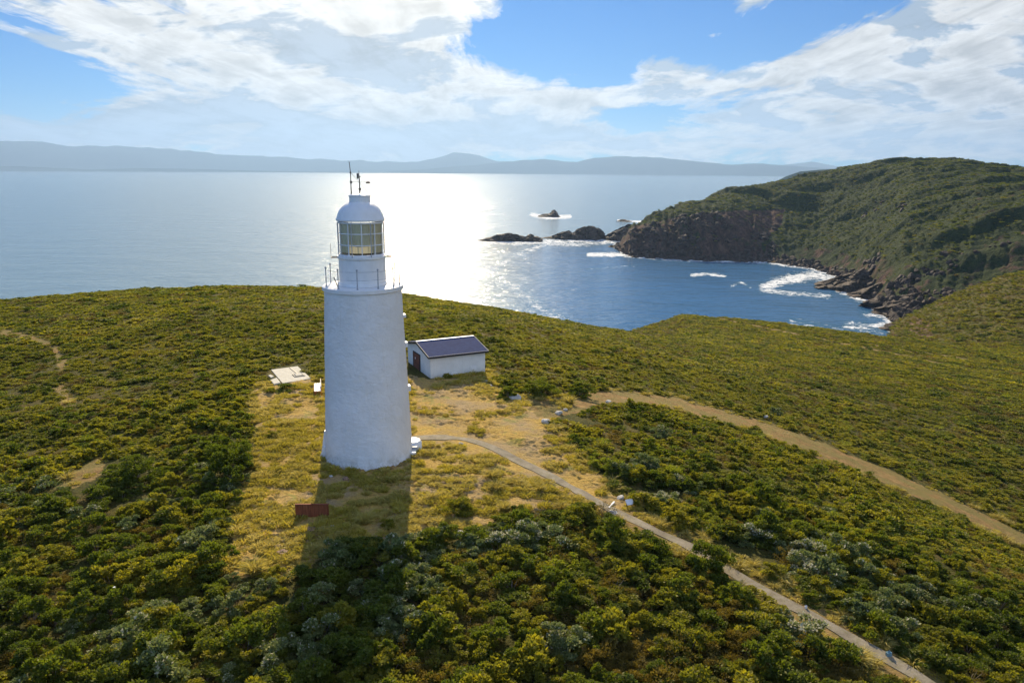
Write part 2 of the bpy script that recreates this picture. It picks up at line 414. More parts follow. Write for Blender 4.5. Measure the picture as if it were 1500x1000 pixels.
wob = math_(nt, 'MULTIPLY', wob, math_(nt, 'GREATER_THAN', attr(nt, 'rock'), .01))
rf = ramp(nt, wob, [(.42, 0.0), (.55, 1.0)])
c = mixc(nt, rf, scr, rk)
b = principled(nt, c, .95, .08)
L(nt, bump(nt, math_(nt, 'ADD', n2, math_(nt, 'MULTIPLY', sn, .8)), 3.0, .9), b.inputs['Normal']); out(nt, b.outputs[0]); M['headland'] = m

m, nt = new_mat('sea_rock'); v = pos(nt)
mp = N(nt, 'ShaderNodeMapping'); mp.inputs['Scale'].default_value = (.4, .4, .9); mp.inputs['Rotation'].default_value = (0, .7, 0); L(nt, v, mp.inputs['Vector'])
sn = noise(nt, .5, mp.outputs[0], 9, .7, .8)
c = ramp(nt, sn, [(.3, (.02, .015, .013)), (.5, (.06, .04, .03)), (.68, (.14, .09, .06)), (.8, (.24, .17, .11))])
c = mixc(nt, ramp(nt, noise(nt, .12, v, 5, .7), [(.66, 0.0), (.7, .8)]), c, (.36, .20, .04))
b = principled(nt, c, .8, .3); L(nt, bump(nt, sn, 1.6, .9), b.inputs['Normal']); out(nt, b.outputs[0]); M['sea_rock'] = m

m, nt = new_mat('far_hills'); v = pos(nt)
c = ramp(nt, noise(nt, .0009, v, 8, .65), [(.35, (.02, .04, .045)), (.65, (.05, .075, .07))])
b = principled(nt, c, 1, 0); out(nt, b.outputs[0]); M['far'] = m

# water
m, nt = new_mat('sea_water'); v = pos(nt)
foam = attr(nt, 'foam')
calm = attr(nt, 'bay')
fn = math_(nt, 'ADD', math_(nt, 'MULTIPLY', noise(nt, .08, v, 9, .78, 1.6), 1.5), math_(nt, 'MULTIPLY', noise(nt, .35, v, 5, .7, .5), .5))
ff = ramp(nt, math_(nt, 'ADD', math_(nt, 'SUBTRACT', fn, 1.0), foam), [(.47, 0.0), (.60, 1.0)])
ff = math_(nt, 'MULTIPLY', ff, math_(nt, 'GREATER_THAN', foam, .02))
wc = mixc(nt, calm, (.17, .25, .27), (.04, .14, .28))  # open sea base paled to stand in for bright sky reflection
wc = mixc(nt, ramp(nt, foam, [(.15, 0.0), (.5, .5)]), wc, (.03, .15, .24))
b = principled(nt, wc, .08, .5); b.inputs['IOR'].default_value = 1.33
mpw = N(nt, 'ShaderNodeMapping'); mpw.inputs['Scale'].default_value = (.45, 1.0, 1); mpw.inputs['Rotation'].default_value = (0, 0, .35); L(nt, v, mpw.inputs['Vector'])
w1 = noise(nt, .13, mpw.outputs[0], 3, .5, .4); w2 = noise(nt, .45, mpw.outputs[0], 3, .6, .3); w0 = noise(nt, .022, mpw.outputs[0], 2, .5, .3); w3 = noise(nt, 1.3, v, 2, .6)
h = math_(nt, 'ADD', math_(nt, 'MULTIPLY', w1, 3.4), math_(nt, 'ADD', math_(nt, 'MULTIPLY', w2, 1.1), math_(nt, 'MULTIPLY', w0, 7.0)))
h = math_(nt, 'ADD', h, math_(nt, 'MULTIPLY', w3, .2))
L(nt, bump(nt, h, .38, 1.0), b.inputs['Normal'])
b2 = principled(nt, wc, .34, .5); b2.inputs['IOR'].default_value = 1.33; L(nt, b.inputs['Normal'].links[0].from_socket, b2.inputs['Normal'])
msw = N(nt, 'ShaderNodeMixShader'); msw.inputs[0].default_value = .21; L(nt, b.outputs[0], msw.inputs[1]); L(nt, b2.outputs[0], msw.inputs[2])
fd = principled(nt, (.82, .84, .84), .9, .1)
ms = N(nt, 'ShaderNodeMixShader'); L(nt, ff, ms.inputs[0]); L(nt, msw.outputs[0], ms.inputs[1]); L(nt, fd.outputs[0], ms.inputs[2])
out(nt, ms.outputs[0]); M['sea'] = m

# leaves
def leaf_mat(name, stops, trans=.45, posvar=True, gloss=.03, tr_tint=(1.25, 1.22, .5)):
    m, nt = new_mat(name)
    geo = N(nt, 'ShaderNodeNewGeometry'); oi = N(nt, 'ShaderNodeObjectInfo')
    f = math_(nt, 'ADD', math_(nt, 'MULTIPLY', oi.outputs['Random'], .26), math_(nt, 'ADD', math_(nt, 'MULTIPLY', geo.outputs['Random Per Island'], .46), .12))
    if posvar:
        pn = noise(nt, .11, geo.outputs['Position'], 4, .6)
        f = math_(nt, 'ADD', math_(nt, 'MULTIPLY', f, .6), math_(nt, 'MULTIPLY', math_(nt, 'SUBTRACT', pn, .3), 1.0))
    c = ramp(nt, f, stops)
    d = N(nt, 'ShaderNodeBsdfDiffuse'); L(nt, c, d.inputs['Color'])
    t = N(nt, 'ShaderNodeBsdfTranslucent')
    tc = mixc(nt, 1.0, c, tr_tint, 'MULTIPLY'); L(nt, tc, t.inputs['Color'])
    ms = N(nt, 'ShaderNodeMixShader'); ms.inputs[0].default_value = trans
    L(nt, d.outputs[0], ms.inputs[1]); L(nt, t.outputs[0], ms.inputs[2])
    g = N(nt, 'ShaderNodeBsdfGlossy'); g.inputs['Roughness'].default_value = .6; g.inputs['Color'].default_value = (1, .95, .7, 1)
    m2 = N(nt, 'ShaderNodeMixShader'); m2.inputs[0].default_value = gloss
    L(nt, ms.outputs[0], m2.inputs[1]); L(nt, g.outputs[0], m2.inputs[2])
    out(nt, m2.outputs[0]); return m
M['leaf_olive'] = leaf_mat('olive_leaves', [(.15, (.075, .105, .012)), (.45, (.20, .20, .018)), (.8, (.37, .32, .03))], .58)
M['leaf_dark'] = leaf_mat('dark_green_leaves', [(.15, (.035, .06, .007)), (.5, (.11, .145, .013)), (.85, (.23, .24, .02))], .58)
M['leaf_yellow'] = leaf_mat('yellow_green_leaves', [(.15, (.12, .16, .014)), (.5, (.22, .25, .024)), (.85, (.36, .35, .03))], .58)
M['leaf_brown'] = leaf_mat('rusty_brown_leaves', [(.15, (.08, .065, .014)), (.5, (.17, .13, .024)), (.85, (.29, .20, .035))], .45)
M['leaf_grey'] = leaf_mat('grey_green_leaves', [(.15, (.09, .12, .035)), (.5, (.16, .20, .06)), (.85, (.26, .28, .10))], .4, True, .05, (1.1, 1.1, .7))
M['flower_white'] = leaf_mat('white_flowers', [(.1, (.40, .38, .25)), (.9, (.66, .62, .45))], .35, False, .03, (1, 1, .9))
M['twig'] = simple('grey_twigs', (.26, .21, .16), .9, .3, 5)
M['grass_dry'] = leaf_mat('dry_grass', [(.1, (.30, .24, .05)), (.45, (.48, .40, .10)), (.85, (.60, .50, .18))], .45, True, .04, (1.1, 1.05, .7))
M['grass_green'] = leaf_mat('green_grass', [(.1, (.26, .23, .03)), (.5, (.46, .39, .06)), (.9, (.60, .47, .10))], .45, True, .04, (1.15, 1.1, .6))

# ------------------------------------------------------------------ mesh helpers
def mesh_np(name, V, faces, mats=None, midx=None, smooth=False):
    """faces: int array (n,4) or (n,3) or a list of them"""
    me = bpy.data.meshes.new(name)
    V = np.asarray(V, np.float32)
    if not isinstance(faces, (list, tuple)): faces = [faces]
    faces = [np.asarray(f, np.int32) for f in faces if len(f)]
    me.vertices.add(len(V)); me.vertices.foreach_set('co', V.ravel())
    loops = np.concatenate([f.ravel() for f in faces])
    starts = []; tot = []; off = 0
    for f in faces:
        k = f.shape[1]; starts.append(off + np.arange(len(f)) * k); tot.append(np.full(len(f), k)); off += f.size
    me.loops.add(len(loops)); me.loops.foreach_set('vertex_index', loops)
    starts = np.concatenate(starts).astype(np.int32); tot = np.concatenate(tot).astype(np.int32)
    me.polygons.add(len(starts)); me.polygons.foreach_set('loop_start', starts); me.polygons.foreach_set('loop_total', tot)
    for mt in (mats or []): me.materials.append(mt)
    if midx is not None: me.polygons.foreach_set('material_index', np.asarray(midx, np.int32))
    me.polygons.foreach_set('use_smooth', np.full(len(starts), smooth))
    me.update(); me.validate()
    return me

def link(name, me, parent=None, loc=None):
    o = bpy.data.objects.new(name, me); COL.objects.link(o)
    if parent is not None: o.parent = parent
    if loc is not None: o.location = loc
    return o
def tag(o, label=None, cat=None, group=None, kind=None):
    if label: o['label'] = label
    if cat: o['category'] = cat
    if group: o['group'] = group
    if kind: o['kind'] = kind
    return o
def empty(name, loc, rz=0):
    o = bpy.data.objects.new(name, None); COL.objects.link(o)
    o.location = loc; o.rotation_euler = (0, 0, rz); o.empty_display_size = .3
    return o

class MB:
    def __init__(s): s.v = []; s.f = []
    def add(s, V, Fc):
        k = len(s.v); s.v += [tuple(map(float, p)) for p in V]; s.f += [tuple(i + k for i in f) for f in Fc]; return s
    def box(s, c, size, rz=0, rx=0, ry=0):
        hx, hy, hz = size[0] / 2, size[1] / 2, size[2] / 2
        R = Matrix.Rotation(rz, 3, 'Z') @ Matrix.Rotation(ry, 3, 'Y') @ Matrix.Rotation(rx, 3, 'X')
        V = [Vector(c) + R @ Vector((sx * hx, sy * hy, sz * hz)) for sz in (-1, 1) for sy in (-1, 1) for sx in (-1, 1)]
        return s.add(V, [(0, 2, 3, 1), (4, 5, 7, 6), (0, 1, 5, 4), (2, 6, 7, 3), (0, 4, 6, 2), (1, 3, 7, 5)])
    def tube(s, a, b, r0, r1=None, n=8, caps=True):
        r1 = r0 if r1 is None else r1
        a = Vector(a); b = Vector(b); d = (b - a).normalized()
        u = d.orthogonal().normalized(); w = d.cross(u)
        V = []
        for p, r in ((a, r0), (b, r1)):
            for i in range(n):
                t = 2 * math.pi * i / n; V.append(p + (u * math.cos(t) + w * math.sin(t)) * r)
        Fc = [(i, (i + 1) % n, n + (i + 1) % n, n + i) for i in range(n)]
        if caps: Fc += [tuple(range(n))[::-1], tuple(range(n, 2 * n))]
        return s.add(V, Fc)
    def ball(s, c, r, n=8):
        prof = [(math.sin(math.pi * k / n) * r + 1e-5, -math.cos(math.pi * k / n) * r) for k in range(n + 1)]
        return s.lathe(prof, c, n * 2)
    def lathe(s, prof, c=(0, 0, 0), n=48, closed=False):
        V = []; Fc = []
        for (r, z) in prof:
            for i in range(n):
                t = 2 * math.pi * i / n; V.append((c[0] + r * math.cos(t), c[1] + r * math.sin(t), c[2] + z))
        m_ = len(prof)
        for k in range(m_ - 1 + (1 if closed else 0)):
            a = k * n; b = ((k + 1) % m_) * n
            for i in range(n): Fc.append((a + i, a + (i + 1) % n, b + (i + 1) % n, b + i))
        return s.add(V, Fc)
    def ring(s, R, z, r, n=64, m_=8, a0=0, a1=2 * math.pi, c=(0, 0)):
        full = abs(a1 - a0 - 2 * math.pi) < 1e-6
        k_ = n if full else n + 1
        V = []; Fc = []
        for i in range(k_):
            t = a0 + (a1 - a0) * i / n
            for j in range(m_):
                q = 2 * math.pi * j / m_; rr = R + r * math.cos(q)
                V.append((c[0] + rr * math.cos(t), c[1] + rr * math.sin(t), z + r * math.sin(q)))
        for i in range(n):
            i2 = (i + 1) % k_
            for j in range(m_): Fc.append((i * m_ + j, i2 * m_ + j, i2 * m_ + (j + 1) % m_, i * m_ + (j + 1) % m_))
        return s.add(V, Fc)
    def prism(s, pts, z0, z1):
        n = len(pts)
        V = [(p[0], p[1], z0) for p in pts] + [(p[0], p[1], z1) for p in pts]
        return s.add(V, [tuple(range(n))[::-1], tuple(range(n, 2 * n))] + [(i, (i + 1) % n, n + (i + 1) % n, n + i) for i in range(n)])
    def build(s, name, mat, parent=None, loc=None, smooth=False, bevel=0):
        me = bpy.data.meshes.new(name); me.from_pydata(s.v, [], s.f); me.update()
        if smooth is not False:
            me.polygons.foreach_set('use_smooth', [True] * len(me.polygons))
            if smooth is not True: me.set_sharp_from_angle(angle=math.radians(smooth))
        me.materials.append(M[mat])
        o = link(name, me, parent, loc)
        if bevel:
            b = o.modifiers.new('bevel', 'BEVEL'); b.width = bevel; b.segments = 2; b.limit_method = 'ANGLE'
        return o

dT = ray(541.3, 664.5); TB = Vector((dT[0], dT[1], dT[2])) * (-HC / dT[2]); TB.z = 0.0
# ------------------------------------------------------------------ ground
AZ = np.unique(np.concatenate([np.radians(np.arange(-180, -46, 4.0)), np.radians(np.arange(-46, 46, .115)), np.radians(np.arange(46, 180.1, 4.0))]))
AZ[-1] = math.pi
def rock_field(px, py, z, slope):
    rk = np.zeros(px.shape)
    def soft(poly, w):
        return inpoly(px, py, poly).astype(float) * w
    rk = np.maximum(rk, soft([(905, 335), (960, 325), (1010, 314), (1080, 308), (1150, 306), (1145, 330), (1115, 358), (1120, 375), (900, 375)], .62))
    rk = np.maximum(rk, soft([(1120, 355), (1220, 365), (1280, 385), (1290, 400), (1120, 385)], .42))
    rk = np.maximum(rk, soft([(1380, 385), (1440, 355), (1500, 335), (1700, 330), (1700, 460), (1380, 440)], .37))
    rk = np.maximum(rk, soft([(1255, 385), (1290, 378), (1390, 400), (1400, 450), (1290, 470), (1240, 420)], .38))
    rk = np.maximum(rk, soft([(1380, 275), (1500, 265), (1500, 300), (1400, 330)], .30))
    rk = np.maximum(rk, soft([(1300, 495), (1312, 478), (1340, 462), (1366, 470), (1372, 520), (1300, 520)], .62))
    rk = np.maximum(rk, .85 * (1 - sstep(SEA + 2, SEA + 8, z)))
    return rk
def land(name, rads, mat):
    A, R = np.meshgrid(AZ, rads)
    X = R * np.sin(A); Y = R * np.cos(A); Z = terrain(X, Y)
    nr, na = X.shape
    I = np.arange(nr * na).reshape(nr, na)
    q = np.stack([I[:-1, :-1], I[:-1, 1:], I[1:, 1:], I[1:, :-1]], -1).reshape(-1, 4)
    # leave out what lies deep under the sea
    zq = Z.ravel()[q].max(1); q = q[zq > SEA - 12][:, ::-1]
    V = np.stack([X, Y, Z], -1).reshape(-1, 3)
    px, py, cl, tr, ba, li = areas(V[:, 0], V[:, 1], V[:, 2])
    if name == 'ground': V[:, 2] += sstep(10, 22, linedist(px, py, PATH_C)) * np.where(cl & (np.hypot(V[:, 0] - TB.x, V[:, 1] - TB.y) > 2.0), lumps(V[:, 0], V[:, 1]), 0)
    rk = rock_field(px, py, V[:, 2], None) * (V[:, 1] > 0) * (np.hypot(V[:, 0], V[:, 1]) > 250)
    me = mesh_np(name, V, q, [M[mat]], smooth=True)
    pm = linedist(px, py, PATH_C) * np.hypot(V[:, 0], V[:, 1]) / F
    mg = (pm + (fbm(V[:, 0] / .8, V[:, 1] / .8, 91, 3) - .5) * .8 < .62) & (py > 745) | ((np.hypot(V[:, 0] - TB.x, V[:, 1] - TB.y) + (fbm(V[:, 0] / .7, V[:, 1] / .7, 93, 3) - .5) * 1.4) < 3.3)
    for nm, val in (('clear', cl), ('track', np.maximum(tr | ba | mg, li * .8)), ('rock', rk)):
        a = me.attributes.new(nm, 'FLOAT', 'POINT'); a.data.foreach_set('value', np.asarray(val, np.float32))
    o = link(name, me); return o
RS = 470.0
r1 = np.concatenate([np.geomspace(5, 24, 60)[:-1], np.geomspace(24, 28, 60)[:-1], np.geomspace(28, 64, 420)[:-1], np.geomspace(64, 150, 250)[:-1], np.geomspace(150, RS, 260)])
tag(land('ground', r1, 'ground'), 'heath covered ground around the white lighthouse', None, None, 'structure')
r2 = np.concatenate([np.arange(RS, 1250, 1.8), np.linspace(1251, 1500, 40)])
tag(land('headland', r2, 'headland'), 'steep scrub covered headland across the bay', None, None, 'structure')

# ------------------------------------------------------------------ sea
azs = np.radians(np.concatenate([np.arange(-180, -50, 5.), np.arange(-50, 50, .2), np.arange(50, 180.1, 5.)]))
rs = np.concatenate([[60, 200], np.geomspace(300, 1700, 420), np.geomspace(1720, 29500, 60)])
A, R = np.meshgrid(azs, rs)
X = R * np.sin(A); Y = R * np.cos(A)
I = np.arange(X.size).reshape(X.shape)
q = np.stack([I[:-1, :-1], I[:-1, 1:], I[1:, 1:], I[1:, :-1]], -1).reshape(-1, 4)[:, ::-1]
V = np.stack([X, Y, np.full_like(X, SEA)], -1).reshape(-1, 3)
px, py = project(V)
front = V[:, 1] > 50
zt = terrain_raw(V[:, 0], V[:, 1])
foam = .60 * sstep(SEA - 11, SEA - 1, zt) * front * (np.hypot(V[:, 0], V[:, 1]) < 1440)
STROKES = [([(735, 414), (762, 424), (776, 438), (792, 452), (830, 470)], 8, .44), ([(745, 440), (770, 452), (800, 462)], 7, .38),
  ([(905, 352), (850, 358), (800, 357), (775, 366), (745, 379), (728, 392), (700, 394)], 4.5, .50),
  ([(695, 353), (760, 356), (830, 352), (890, 352), (920, 360)], 4.5, .55),
  ([(862, 373), (910, 373), (960, 376), (1000, 378)], 3.5, .62), ([(1012, 403), (1035, 401), (1062, 404)], 2.4, .6),
  ([(1070, 420), (1085, 413), (1100, 421)], 2.2, .5), ([(1118, 421), (1150, 410), (1195, 403), (1225, 412)], 8, .58),
  ([(1120, 424), (1160, 430), (1215, 434)], 4, .55), ([(1230, 424), (1260, 436), (1300, 442)], 7, .58), ([(1265, 460), (1310, 468)], 5, .45),
  ([(1160, 470), (1220, 482), (1290, 486)], 6, .42), ([(1240, 476), (1300, 478), (1312, 486)], 6, .52),
  ([(778, 314), (800, 319), (835, 317)], 3.5, .62), ([(905, 323), (940, 325)], 2, .6), ([(680, 314), (720, 309)], 2, .5), ([(650, 335), (700, 338), (640, 342)], 1.6, .45),
  ([(935, 389), (900, 391), (860, 394)], 1.6, .4), ([(1120, 371), (1200, 379), (1262, 391)], 1.8, .58), ([(1268, 393), (1262, 404)], 5, .6)]
for pts, w, a in STROKES:
    d = linedist(px, py, pts)
    foam = np.maximum(foam, (a + .02) * (1 - sstep(.05, 2.5, d / w)) * front)
bay = sstep(700, 830, px) * sstep(340, 372, py) * front
me = mesh_np('sea', V, q, [M['sea']], smooth=True)
for nm, val in (('foam', foam), ('bay', bay)):
    a = me.attributes.new(nm, 'FLOAT', 'POINT'); a.data.foreach_set('value', np.asarray(val, np.float32))
tag(link('sea', me), 'open sea and sheltered blue bay below the headland', None, None, 'structure')

# ------------------------------------------------------------------ far land
def far_range(name, prof, dist, depth, label, seed, step=3, amp=1.0):
    xs = np.arange(prof[0][0], prof[-1][0] + step, step)
    ys = np.interp(xs, [p[0] for p in prof], [p[1] for p in prof])
    ys = ys - (fbm(xs / 25, xs * 0 + seed, seed, 4) - .5) * 5 * amp * np.clip((256 - ys) / 12, 0, 1)
    V = []; nv = 14
    for x_, y_ in zip(xs, ys):
        d = ray(x_, y_); hd = math.hypot(d[0], d[1]); top = HC + d[2] / hd * dist
        top = max(top, SEA - 5)
        ux, uy = d[0] / hd, d[1] / hd
        for k in range(nv):
            t = k / (nv - 1)                       # 0 front shore .. 1 back shore
            rr = dist + (t - .5) * depth
            h = math.sin(math.pi * min(1, t / .5) / 2) if t <= .5 else math.cos(math.pi * (t - .5))
            n = float(fbm(np.array([x_ / 9.0]), np.array([t * 9.0]), seed + 5, 4)[0]) - .5
            z = SEA - 8 + (top - SEA + 8) * max(0, h + n * .35 * math.sin(math.pi * t) * (1 - h))
            V.append((ux * rr, uy * rr, z))
    nx = len(xs); I = np.arange(nx * nv).reshape(nx, nv)
    q = np.stack([I[:-1, :-1], I[1:, :-1], I[1:, 1:], I[:-1, 1:]], -1).reshape(-1, 4)
    o = link(name, mesh_np(name, V, q, [M['far']], smooth=True))
    return tag(o, label, None, None, 'structure')
far_range('distant_mountains', [(-250, 200), (-100, 198), (0, 206), (60, 208), (110, 215), (150, 213), (220, 216), (290, 224), (400, 230), (500, 235), (610, 238),
    (635, 233), (664, 223), (700, 228), (730, 235), (800, 240), (870, 250)], 25000, 5000, 'highest hazy blue mountain range on the left horizon', 3, 4)
far_range('distant_hills', [(560, 252), (640, 246), (700, 242), (760, 235), (800, 233), (845, 238), (870, 232), (920, 229), (970, 231), (1010, 235), (1060, 241),
    (1120, 240), (1160, 243), (1210, 247), (1270, 252)], 21000, 2000, 'long blue hills on the horizon behind the sea stacks', 8, 3, .6)
far_range('distant_shore', [(-150, 240), (0, 243), (60, 244.5), (120, 248), (135, 248.5), (200, 246), (300, 248), (420, 251), (560, 253), (700, 254), (760, 255)],
    19600, 1200, 'low strip of far shore on the left horizon', 12, 4, .4)
far_range('distant_peak', [(1090, 246), (1130, 243), (1165, 240), (1190, 237), (1215, 242), (1260, 248)], 27500, 2500, 'faintest pale peak behind the blue hills on the right', 15, 3, .4)
far_range('far_promontory', [(1140, 264), (1152, 258), (1172, 251), (1200, 248.5), (1240, 246), (1300, 246)], 3600, 700, 'blue promontory behind the left shoulder of the headland', 18, 1.5, .3)

# ------------------------------------------------------------------ rocks in the water
def sea_rock(name, prof, base, depth, label, seed, group=None, rough=.35):
    """prof: photo skyline of the rock [(px, py)]; base: its waterline row; depth in metres"""
    x0, x1 = prof[0][0], prof[-1][0]
    nu, nv = 90, 44
    c = hit_sea((x0 + x1) / 2, base - 1.0)
    rc = math.hypot(c.x, c.y) + depth * .5
    V = []
    ymx = max(p[1] for p in prof)
    for i in range(nu):
        px_ = x0 + (x1 - x0) * i / (nu - 1)
        d = ray(px_, np.interp(px_, [p[0] for p in prof], [p[1] for p in prof])); hd = math.hypot(d[0], d[1])
        top = max(HC + d[2] / hd * rc, SEA - 1) - SEA
        e = math.sin(math.pi * i / (nu - 1)) ** .35
        for j in range(nv):
            t = j / (nv - 1) * 2 - 1
            rr = rc + t * depth * .5 * (.35 + .65 * e)
            X_, Y_ = d[0] / hd * rr, d[1] / hd * rr
            g = max(0, 1 - abs(t) ** 1.8)
            V.append((X_, Y_, top * g))
    V = np.array(V)
    n = fbm((V[:, 0] + V[:, 2] * .6) / 9, V[:, 1] / 9, seed, 5, .6) - .5
    n2 = np.abs(fbm((V[:, 0] * .8 + V[:, 1] * .3) / 3.5, V[:, 1] / 7, seed + 9, 4) - .5)
    hgt = V[:, 2]
    V[:, 2] = SEA - 1.5 + (hgt + 1.5) * (1 + n * rough * 1.3 - n2 * rough * 1.2)
    sw = ((V[:, 0] * .55 + V[:, 1] * .25 + V[:, 2] * .5) / 5.5 + n * 1.5) % 1.0
    V[:, 2] += (sw - .5) * np.clip(hgt, 0, 14) * .30 * (1 if rough > .3 else .3)
    V[:, 0] += n2 * hgt * .3; V[:, 1] += n * hgt * .5
    I = np.arange(nu * nv).reshape(nu, nv)
    q = np.stack([I[:-1, :-1], I[1:, :-1], I[1:, 1:], I[:-1, 1:]], -1).reshape(-1, 4)
    org = Vector((c.x, c.y, SEA)); V = V - np.array(org)
    return tag(link(name, mesh_np(name, V, q, [M['sea_rock']]), None, org), label, 'rock', group)
sea_rock('rock_islet', [(700, 354), (712, 350), (730, 343), (750, 341), (762, 344), (772, 347), (778, 342), (788, 346), (796, 350)], 355, 26, 'long low dark islet, leftmost of the rocks off the headland', 5)
sea_rock('rock_islet', [(796, 349), (812, 346), (826, 339), (834, 338), (842, 341), (848, 335), (856, 332), (866, 331), (880, 334), (888, 342), (889, 350)], 352, 34, 'blocky dark islet in the middle of the rocks off the headland', 15)
sea_rock('rock_islet', [(889, 348), (900, 338), (915, 330), (925, 327), (933, 330), (940, 345), (944, 352)], 354, 40, 'sloping dark rock touching the tip of the headland', 25)
sea_rock('sea_stack', [(778, 319), (790, 317), (800, 313), (808, 313), (811, 308), (814, 307), (816, 309), (818, 315), (822, 318)], 319, 40, 'far lone sea stack with a knob on top, ringed by foam', 35, rough=.15)
sea_rock('sea_stack', [(906, 325), (914, 321), (922, 323), (932, 326)], 326, 30, 'small far rock in the surf left of the headland skyline', 45)
sea_rock('rock_islet', [(893, 363), (900, 359), (912, 361), (935, 364)], 364, 16, 'flat wave washed rock at the foot of the headland tip', 55)
sea_rock('rock_outcrop', [(1203, 414), (1225, 406), (1242, 399), (1262, 394), (1274, 400), (1282, 412), (1284, 424)], 427, 34, 'tilted dark slab rock reaching farthest into the bay surf', 65, rough=.6)
sea_rock('rock_outcrop', [(1252, 434), (1268, 424), (1290, 412), (1304, 410), (1318, 420), (1322, 440)], 441, 30, 'jagged dark rock in the middle of the bay outcrop', 75, rough=.6)
sea_rock('rock_outcrop', [(1284, 460), (1298, 448), (1318, 436), (1334, 428), (1350, 434), (1360, 462)], 466, 36, 'brown topped rock, nearest of the bay outcrop', 85, rough=.6)
sea_rock('rock_outcrop', [(1296, 415), (1305, 397), (1318, 392), (1335, 396), (1352, 410), (1362, 440)], 436, 34, 'tall dark rock pinnacle standing behind the bay outcrop', 88, rough=.6)
sea_rock('rock_outcrop', [(1228, 424), (1240, 414), (1256, 408), (1268, 416), (1272, 428)], 430, 16, 'slanted slab rock tucked behind the farthest reaching bay rock', 64, rough=.7)
sea_rock('rock_outcrop', [(1262, 447), (1272, 438), (1284, 436), (1292, 444), (1296, 450)], 451, 14, 'low rounded rock between the larger bay outcrop rocks', 76, rough=.7)
sea_rock('rock_outcrop', [(1330, 452), (1340, 430), (1354, 418), (1372, 424), (1386, 446)], 458, 30, 'dark crag at the right end of the bay outcrop', 86, rough=.7)
sea_rock('rock_outcrop', [(1264, 405), (1275, 396), (1288, 389), (1300, 392), (1306, 408)], 412, 26, 'grassy topped crag at the landward end of the bay outcrop', 87, rough=.7)
sea_rock('rock_outcrop', [(1303, 482), (1312, 473), (1325, 470), (1338, 476), (1345, 490)], 489, 20, 'small black rock at the foot of the green spur', 95, rough=.5)

# ------------------------------------------------------------------ lighthouse
dT = ray(541.3, 664.5); TB = Vector((dT[0], dT[1], dT[2])) * (-HC / dT[2]); TB = Vector((TB.x, TB.y, HC - HC))
TB.z = 0.0
DT = math.hypot(TB.x, TB.y); uT = Vector((TB.x / DT, TB.y / DT, 0)); rT = Vector((uT.y, -uT.x, 0))
def zrow(py, px=532):            # height on the tower axis seen on a photo row
    d = ray(px, py); t = DT / math.hypot(d[0], d[1]); return HC + d[2] * t
def rad(halfpx, z):              # metres for a half width in pixels at that height
    q = (np.array([TB.x, TB.y, z]) - np.array([0, 0, HC])) @ RC
    return halfpx * -q[2] / F
LH = empty('lighthouse', TB)
tag(LH, 'white round masonry lighthouse with railed gallery and domed lantern', 'lighthouse')
zb = -0.5; zg = zrow(421)
Rb = rad(62.6, 0); Rt = rad(55.4, zg)
nz, na = 340, 260
T_, Zz = np.meshgrid(np.linspace(0, 2 * math.pi, na, endpoint=False), np.linspace(0, 1, nz))
zz = zb + (zg - zb) * Zz
rr = Rb + (Rt - Rb) * (zz / zg) + .04 * np.clip(1 - zz / .4, 0, 1)
arc = T_ * Rb
n = fbm(np.cos(T_) * 9 + 50, np.sin(T_) * 9 + zz * 3.1, 71, 4) - .5
n2 = fbm(np.cos(T_) * 3 + zz * .3, np.sin(T_) * 3 + zz * .55, 77, 3) - .5
rr = rr + n * .030 + n2 * .03
V = np.stack([rr * np.cos(T_), rr * np.sin(T_), zz], -1).reshape(-1, 3)
I = np.arange(nz * na).reshape(nz, na); J = np.roll(I, -1, 1)
q = np.stack([I[:-1], J[:-1], J[1:], I[1:]], -1).reshape(-1, 4)
link('tower', mesh_np('tower', V, q, [M['masonry']], smooth=True), LH)
zs = zrow(416.5); Rg = rad(58.5, zs)
th = rad(6.5, zs)
MB().lathe([(.1, zs - .02), (Rg - .06, zs), (Rg, zs - .04), (Rg, zs - th * .9), (Rg - .05, zs - th), (Rg - .16, zs - th - .03), (Rg - .19, zs - th * 1.7), (Rt - .05, zg - .1), (Rt - .3, zg - .12), (.1, zg - .12)], n=96).build('gallery', 'white_paint', LH, smooth=35)
# drum under the lantern
zd = zrow(373.5); Rd = rad(33.8, (zs + zd) / 2)
MB().lathe([(Rd + .05, zs + .005), (Rd + .05, zs + .16), (Rd, zs + .19), (Rd - .02, zd - .20), (Rd + .03, zd - .17), (Rd + .07, zd - .12), (Rd + .07, zd), (Rd - .3, zd + .02), (.1, zd + .02)], n=96).build('lantern_drum', 'white_paint', LH, smooth=35)
for k in range(7):
    a = -2.2 + k * .42
    p = uT * (Rd * math.cos(a) if False else 0)
# lantern room
zl = zrow(324.5); Rl = rad(31.5, (zd + zl) / 2)
MB().lathe([(Rl - .03, zd + .02), (Rl - .03, zl)], n=80).build('lantern_glass', 'glass', LH, smooth=True)
ca = math.atan2(-uT.y, -uT.x); V = []
for i in range(41):
    a = ca - math.radians(84) + math.radians(168) * i / 40; r_ = Rl * (.93 + .006 * math.sin(i * 2.3))
    V += [(r_ * math.cos(a), r_ * math.sin(a), zd + .22), (r_ * math.cos(a), r_ * math.sin(a), zl - .05)]
MB().add(V, [(2 * i, 2 * i + 2, 2 * i + 3, 2 * i + 1) for i in range(40)]).build('curtain', 'curtain', LH, smooth=True)
MB().lathe([(.1, zd + .03), (Rl * .55, zd + .03), (Rl * .55, zd + .3), (Rl * .4, zd + .6), (.1, zd + .6)], n=40).build('lamp_pedestal', 'dark_metal', LH, smooth=35)
gb = MB()
a_c = math.atan2(-uT.y, -uT.x)                      # direction towards the camera
